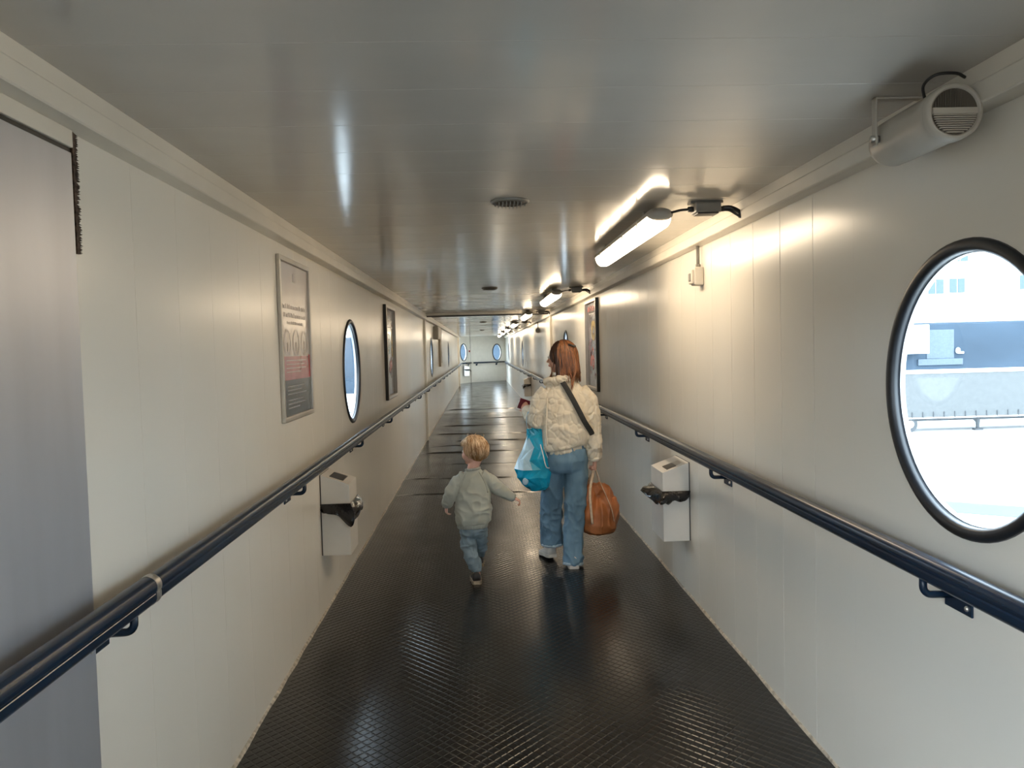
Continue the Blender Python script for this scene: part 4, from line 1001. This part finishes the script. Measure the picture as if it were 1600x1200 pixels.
for i in range(46):    # long locks: one falling in front of the left shoulder, one down the back
    if i % 2: P = arcpts([hat(.30, .98, .25), hat(.22, 1.05, -.30), hat(.34, 1.08, -.85), (.492+.02*random.random(), 5.795+.03*random.random(), 1.375), (.458+.02*random.random(), 5.785+.03*random.random(), 1.335)], 3)
    else: P = arcpts([tuple(clip_p), (.668+.015*random.random(), 5.715, 1.53), (.668+.02*random.random(), 5.702, 1.44), (.648+.02*random.random(), 5.69, 1.36), (.640+.016*random.random(), 5.672, 1.285+.05*random.random())], 3)
    st.append(strand(P, .0023))
for i in range(70):    # swept half-up section to the clip
    a = random.uniform(-1.0, 1.0); s0 = hat(.62-.25*abs(a), a*.95, .62-.35*abs(a)); mid = (np.array(s0)+clip_p)/2; mid = mid+(mid-hc)/np.linalg.norm(mid-hc)*.030
    st.append(strand(arcpts([s0, mid, clip_p+RNG.normal(0, .006, 3)], 5), .0026))
hair = mk('hair', cat(HV, *st), M['auburn'], woman, smooth=True, fix=False)
mk('hair_clip', cat(tube([clip_p+np.array((-.020, -.006, .010)), clip_p+np.array((.022, -.010, -.004))], [.008, .008], 10, round_ends=True), tube([clip_p+np.array((-.012, -.012, .008)), clip_p+np.array((.016, -.016, -.006))], .005, 8, round_ends=True)), M['black'], hair, smooth=True)

shoe('shoe', woman, (.500, 5.905, .004), .22, .25, .094, .095, M['shoewhite'], M['sole'], lift=.022)
shoe('shoe', woman, (.634, 5.665, .001), -.02, .25, .092, .090, M['shoewhite'], M['sole'])

# ---------------------------------------------------------------- things the woman carries
xb = empty('crossbody_bag', (.60, 5.82, .9), 'black crossbody strap worn over the cream jacket', 'shoulder bag')
sp_ = arcpts([(.560, 5.735, 1.385), (.590, 5.690, 1.345), (.640, 5.652, 1.25), (.690, 5.640, 1.15), (.735, 5.645, 1.06), (.785, 5.70, .985), (.80, 5.80, .945), (.77, 5.92, .94), (.70, 5.975, .955), (.62, 5.975, 1.06), (.55, 5.955, 1.18), (.515, 5.92, 1.27), (.515, 5.84, 1.345), (.535, 5.77, 1.385)], 5)
mk('strap', tube(sp_+[sp_[0]], [(.019, .003)]*(len(sp_)+1), 10, ref=(.8, -.1, .5)), M['webblack'], xb, smooth=True)
mk('pouch', bbox(.64, .80, 5.955, 6.01, .86, .97, .015), M['webblack'], xb)

pb = empty('plastic_bag', (.375, 5.785, .55), 'bright blue plastic carrier bag hanging from the woman\'s bent arm', 'bag')
BR = [(.385, 5.785, 1.012, .066, .040), (.386, 5.785, .985, .062, .036), (.384, 5.785, .94, .070, .042), (.378, 5.785, .87, .088, .055), (.370, 5.785, .79, .112, .072), (.366, 5.785, .715, .130, .085), (.372, 5.785, .655, .124, .085), (.382, 5.785, .60, .095, .070), (.386, 5.785, .562, .055, .040)]
rs = random.Random(5); n_ = 13; V, F = [], []
for ri, (a, b, z, rx, ry) in enumerate(BR):      # creased plastic: irregular flat facets
    for k in range(n_):
        t = 2*math.pi*(k+.5*(ri % 2))/n_; q = 1+rs.uniform(-.10, .10)*(0.6 if ri < 2 else 1)
        V.append((a+.004+rx*1.07*q*math.cos(t), b+ry*1.05*q*math.sin(t), z+(rs.uniform(-.014, .014) if 0 < ri < len(BR)-1 else rs.uniform(-.004, .012))))
for ri in range(len(BR)-1):
    for k in range(n_):
        a, b, c, d = ri*n_+k, ri*n_+(k+1) % n_, (ri+1)*n_+(k+1) % n_, (ri+1)*n_+k
        F += [(a, b, d), (b, c, d)] if ri % 2 else [(a, b, c), (a, c, d)]
F += [tuple(range(n_-1, -1, -1)), tuple((len(BR)-1)*n_+k for k in range(n_))]
B = (np.array(V), F)
bag = mk('bag', B, M['cyan'], pb, smooth=False); bag.data.materials.append(M['paleplastic'])
for pl in bag.data.polygons:
    c = pl.center; x, z = c[0]+.375, c[2]+.55
    if .73 < z < .96 and x < .350 and c[1] < .03: pl.material_index = 1
for dy in (-.014, .016):
    mk('handle', tube(arcpts([(.345, 5.80+dy*.5, .985), (.326, 5.855+dy, 1.05), (.340, 5.872+dy, 1.125), (.390, 5.875+dy, 1.150), (.440, 5.872+dy, 1.125), (.456, 5.855+dy, 1.05), (.430, 5.80+dy*.5, .985)], 5), [(.009, .0025)]*31, 8, ref=(0, 1, 0)), M['paleplastic'], pb, smooth=True)
mk('print_line', tube(arcpts([(.415, 5.715, .905), (.430, 5.700, .84), (.452, 5.697, .745), (.492, 5.750, .727)], 5), .004, 6), M['paper'], pb, smooth=True)
mk('print_line', tube(arcpts([(.440, 5.730, .88), (.470, 5.735, .80), (.495, 5.760, .735)], 5), .003, 6), M['paper'], pb, smooth=True)
mk('round_mark', ellipsoid((.300, 5.715, .640), (.022, .010, .026), 16, 8), M['paleplastic'], pb, smooth=True)

bb = empty('tote_bag', (.845, 5.83, .2), 'rust brown slouchy tote bag with cream handles in the woman\'s hand', 'bag')
TR = [(.838, 5.83, .585, .060, .030), (.840, 5.83, .565, .085, .050), (.845, 5.83, .52, .108, .075), (.845, 5.83, .45, .130, .095), (.845, 5.83, .37, .142, .105), (.845, 5.83, .29, .136, .102), (.846, 5.83, .235, .108, .085), (.847, 5.83, .212, .070, .055)]
T = smooth(remesh(rings([(a, b, z, rx*1.07, ry) for a, b, z, rx, ry in TR], 32, 2.2), .0065), 3); P = T[0]
fan = np.arctan2(P[:, 0]-.835, .60-P[:, 2])
h = .012*np.sin(fan*13+2*vnoise(P*8, 31))*np.clip((.56-P[:, 2])/.12, 0, 1)*np.clip((P[:, 2]-.22)/.1, 0, 1)+folds(P, (18, 18, 9), .014, 33)
dent = -.040*np.exp(-((P[:, 0]-.832)/.035)**2-((P[:, 2]-.500)/.06)**2)*(P[:, 1] < 5.83)
T = push(T, h*.8+dent)
mk('body', T, M['rust'], bb, smooth=True, fix=False)
G = smooth(remesh(rings([(.836, 5.805, .515, .040, .02), (.838, 5.80, .55, .052, .028), (.838, 5.81, .580, .046, .026), (.838, 5.82, .592, .030, .012)], 20), .005), 2)
mk('gathered_top', smooth(push(G, folds(G[0], (40, 40, 16), .018, 41)), 1), M['rust'], bb, smooth=True, fix=False)
mk('side_pocket', smooth(remesh(rings([(.945, 5.83, .33, .030, .07), (.960, 5.83, .42, .028, .07), (.955, 5.83, .49, .022, .06)], 18), .006), 3), M['rust'], bb, smooth=True, fix=False)
for yy, s in ((5.745, -1), (5.915, 1)):
    fy = 5.83+s*.108
    mk('handle', tube(arcpts([(.782, fy+s*.0, .31), (.775, fy, .40), (.770, fy-s*.010, .50), (.778, 5.83+s*.070, .575), (.805, 5.825+s*.02, .665), (.817, 5.822, .700), (.828, 5.825+s*.012, .695), (.858, 5.83+s*.055, .595), (.895, fy-s*.030, .50), (.930, fy-s*.015, .40), (.945, fy-s*.02, .32)], 5), [(.0095, .0035)]*51, 8, ref=(1, 0, 0)), M['strapcream'], bb, smooth=True)

pp = empty('passport', (.318, 6.05, 1.16), 'burgundy booklet with a white slip held up in the woman\'s hand', 'passport')
def rotbox(c, e, R, b=.002):
    V, F = bbox(-e[0], e[0], -e[1], e[1], -e[2], e[2], b); return V@np.array(R.to_matrix()).T+np.array(c), F
from mathutils import Euler
RR = Euler((.15, .35, .25))
mk('cover', rotbox((.322, 6.055, 1.175), (.044, .007, .040), RR), M['burgundy'], pp)
mk('slip', rotbox((.298, 6.052, 1.166), (.028, .004, .036), Euler((.15, .45, .25)), .001), M['paper'], pp)

# ---------------------------------------------------------------- child
CO = (-.06, 5.45, 0.0)
KC, KF, KR = (-.064, 5.45, .904), (-.86, .50), (.086, .073, .094)
kp, kat, KA = head(KC, KF, KR, .78, True)
ca_l = [(-.145, 5.45, .735), (-.185, 5.445, .685), (-.228, 5.435, .625), (-.250, 5.45, .575), (-.262, 5.47, .530)]
ca_r = [(.005, 5.45, .735), (.050, 5.445, .690), (.108, 5.435, .635), (.160, 5.44, .598), (.200, 5.45, .575)]
cl_l = [(-.118, 5.45, .38), (-.122, 5.445, .29), (-.108, 5.43, .20), (-.078, 5.425, .12), (-.068, 5.425, .085)]
cl_r = [(-.045, 5.46, .38), (-.036, 5.50, .29), (-.036, 5.555, .225), (-.044, 5.60, .17), (-.046, 5.62, .14)]
kb = list(kp)+[tube([kat(-.25, 0, -.5), (-.075, 5.45, .79), (-.075, 5.45, .74)], [.040, .038, .045], 14),
     rings([(-.082, 5.45, .36, .075, .06), (-.078, 5.45, .48, .085, .065), (-.074, 5.45, .62, .085, .06), (-.072, 5.45, .72, .075, .05), (-.072, 5.45, .76, .035, .035)]),
     tube(ca_l, [.030, .028, .024, .022, .019], 12, round_ends=True), tube(ca_r, [.030, .028, .024, .022, .019], 12, round_ends=True),
     tube(cl_l+[(-.065, 5.44, .045)], [.045, .040, .034, .030, .026, .024], 12, round_ends=True), tube(cl_r+[(-.046, 5.64, .10)], [.045, .040, .034, .030, .026, .024], 12, round_ends=True),
     hand((-.264, 5.475, .522), (-.05, .25, -1), (.9, .4, 0), .56, .45, -1), hand((.204, 5.452, .573), (.85, .05, -.52), (-.5, .1, -.85), .56, .55, 1)]
child = mk('person', shell_of(kb, .0036, 2), M['skinchild'], org=CO, smooth=True, fix=False)
tag(child, 'small blond child in a grey-green sweatshirt walking beside the woman', 'person')
face_details(child, kat, KA, KR, .8)
# sweatshirt
ts = [rings([(-.086, 5.45, .405, .108, .085), (-.080, 5.45, .44, .122, .098), (-.076, 5.45, .52, .125, .098), (-.073, 5.45, .62, .118, .090), (-.072, 5.45, .70, .104, .076), (-.072, 5.45, .755, .070, .058), (-.074, 5.45, .785, .046, .046)], 30),
      tube([(-.12, 5.45, .728)]+ca_l[1:], [(.054, .056), (.050, .052), (.046, .048), (.040, .042), (.030, .032)], 18), tube([(-.02, 5.45, .728)]+ca_r[1:], [(.054, .056), (.048, .052), (.043, .046), (.037, .040), (.030, .032)], 18)]
S_ = shell_of(ts, .0048, 5); P = S_[0]
S_ = push(S_, folds(P, (15, 15, 15), .011, 51)*.8+folds(P, (9, 9, 22), .012, 57)*np.clip((.62-P[:, 2])/.15, 0, 1)+folds(P, (30, 30, 30), .006, 53)*(np.abs(P[:, 0]+.074) > .12))
sw = mk('sweatshirt', smooth(S_, 1), M['sweat'], child, smooth=True, fix=False)
mk('hem_band', rings([(-.088, 5.45, .378, .102, .080), (-.087, 5.45, .384, .107, .085), (-.086, 5.45, .408, .109, .087), (-.085, 5.45, .418, .107, .085)], 40, 2.2), M['rib'], sw, smooth=True)
mk('neck_band', tube([(-.074+.047*math.cos(a), 5.45+.046*math.sin(a), .784+.006*math.cos(a)) for a in np.linspace(0, 2*math.pi, 26)], .009, 10, ref=(0, 0, 1)), M['rib'], sw, smooth=True)
cuff(ca_l[-1], (-.1, .2, -1), .029, M['rib'], sw, L=.028); cuff(ca_r[-1], (.87, .05, -.5), .029, M['rib'], sw, L=.028)
for sgn, x0 in ((-1, -.120), (1, -.028)):
    mk('raglan_seam', tube(arcpts([(x0+sgn*-.005, 5.396, .772), (x0+sgn*.020, 5.375, .730), (x0+sgn*.042, 5.362, .680), (x0+sgn*.052, 5.362, .63)], 4), .0035, 6), M['rib'], sw, smooth=True)
# joggers
tp = [rings([(-.084, 5.45, .43, .085, .070), (-.084, 5.45, .38, .094, .076), (-.082, 5.45, .335, .088, .072), (-.08, 5.45, .315, .06, .05)], 26),
      tube(cl_l, [(.055, .058), (.053, .055), (.050, .050), (.045, .046), (.036, .038)], 18), tube(cl_r, [(.053, .056), (.050, .052), (.046, .048), (.042, .044), (.035, .037)], 18)]
T_ = shell_of(tp, .0048, 4); P = T_[0]
T_ = push(T_, folds(P, (20, 20, 26), .012, 61)+folds(P, (36, 36, 30), .006, 63))
jg = mk('joggers', smooth(T_, 1), M['jogger'], child, smooth=True, fix=False)
cuff(cl_l[-1], (.05, 0, -1), .034, M['jogger'], jg, L=.024); cuff(cl_r[-1], (0, .4, -1), .033, M['jogger'], jg, L=.024)
shoe('shoe', child, (-.066, 5.375, .0), .10, .165, .072, .080, M['shoedark'], M['shoetan'])
shoe('shoe', child, (-.046, 5.585, .050), .05, .165, .070, .075, M['shoedark'], M['shoetan'], lift=.015)
# hair
kc = np.array(kat(-.10, 0, .20)); kf = np.array((KF[0], KF[1], 0)); kf /= np.linalg.norm(kf); ks = np.cross((0, 0, 1), kf)
kv = [ellipsoid(kc, (KR[0]*.98, KR[1]*1.06, KR[2]*.88), 24, 14, KA), ellipsoid(kat(-.42, 0, -.16), (KR[0]*.62, KR[1]*.92, KR[2]*.60), 20, 12, KA)]
KV = shell_of(kv, .005, 4); P = KV[0]
KV = push(KV, .004*vnoise(P*np.array((60, 60, 18)), 71))
st = []
crown = kat(-.45, .15, .80)
for i in range(420):
    a = random.uniform(0, 2*math.pi); reach = random.uniform(.75, 1.0); P = []
    front = math.cos(a) > .35
    end_th = (1.25 if front else 2.25)*reach
    sw_ = random.uniform(-.25, .25)
    for j in range(8):
        t = j/7; th = .12+t*end_th; aa = a+sw_*t+.25*t*math.sin(a)
        q = kc+kf*(math.cos(aa)*math.sin(th)*KR[0]*1.04)+ks*(math.sin(aa)*math.sin(th)*KR[1]*1.12)+np.array((0, 0, math.cos(th)*KR[2]*.93))
        q = q+(q-kc)/np.linalg.norm(q-kc)*(.005*math.sin(j*1.1+i)+.003+.012*t*t*random.random())
        P.append(q)
    st.append(strand(P, .0022+.0014*random.random()))
for i in range(10):
    q = kc+np.array((RNG.normal(0, .03), RNG.normal(0, .03), KR[2]*.88)); st.append(strand([q, q+np.array((RNG.normal(0, .006), 0, .012)), q+np.array((RNG.normal(0, .014), 0, .024))], .0012))
mk('hair', cat(KV, *st), M['blond'], child, smooth=True, fix=False)
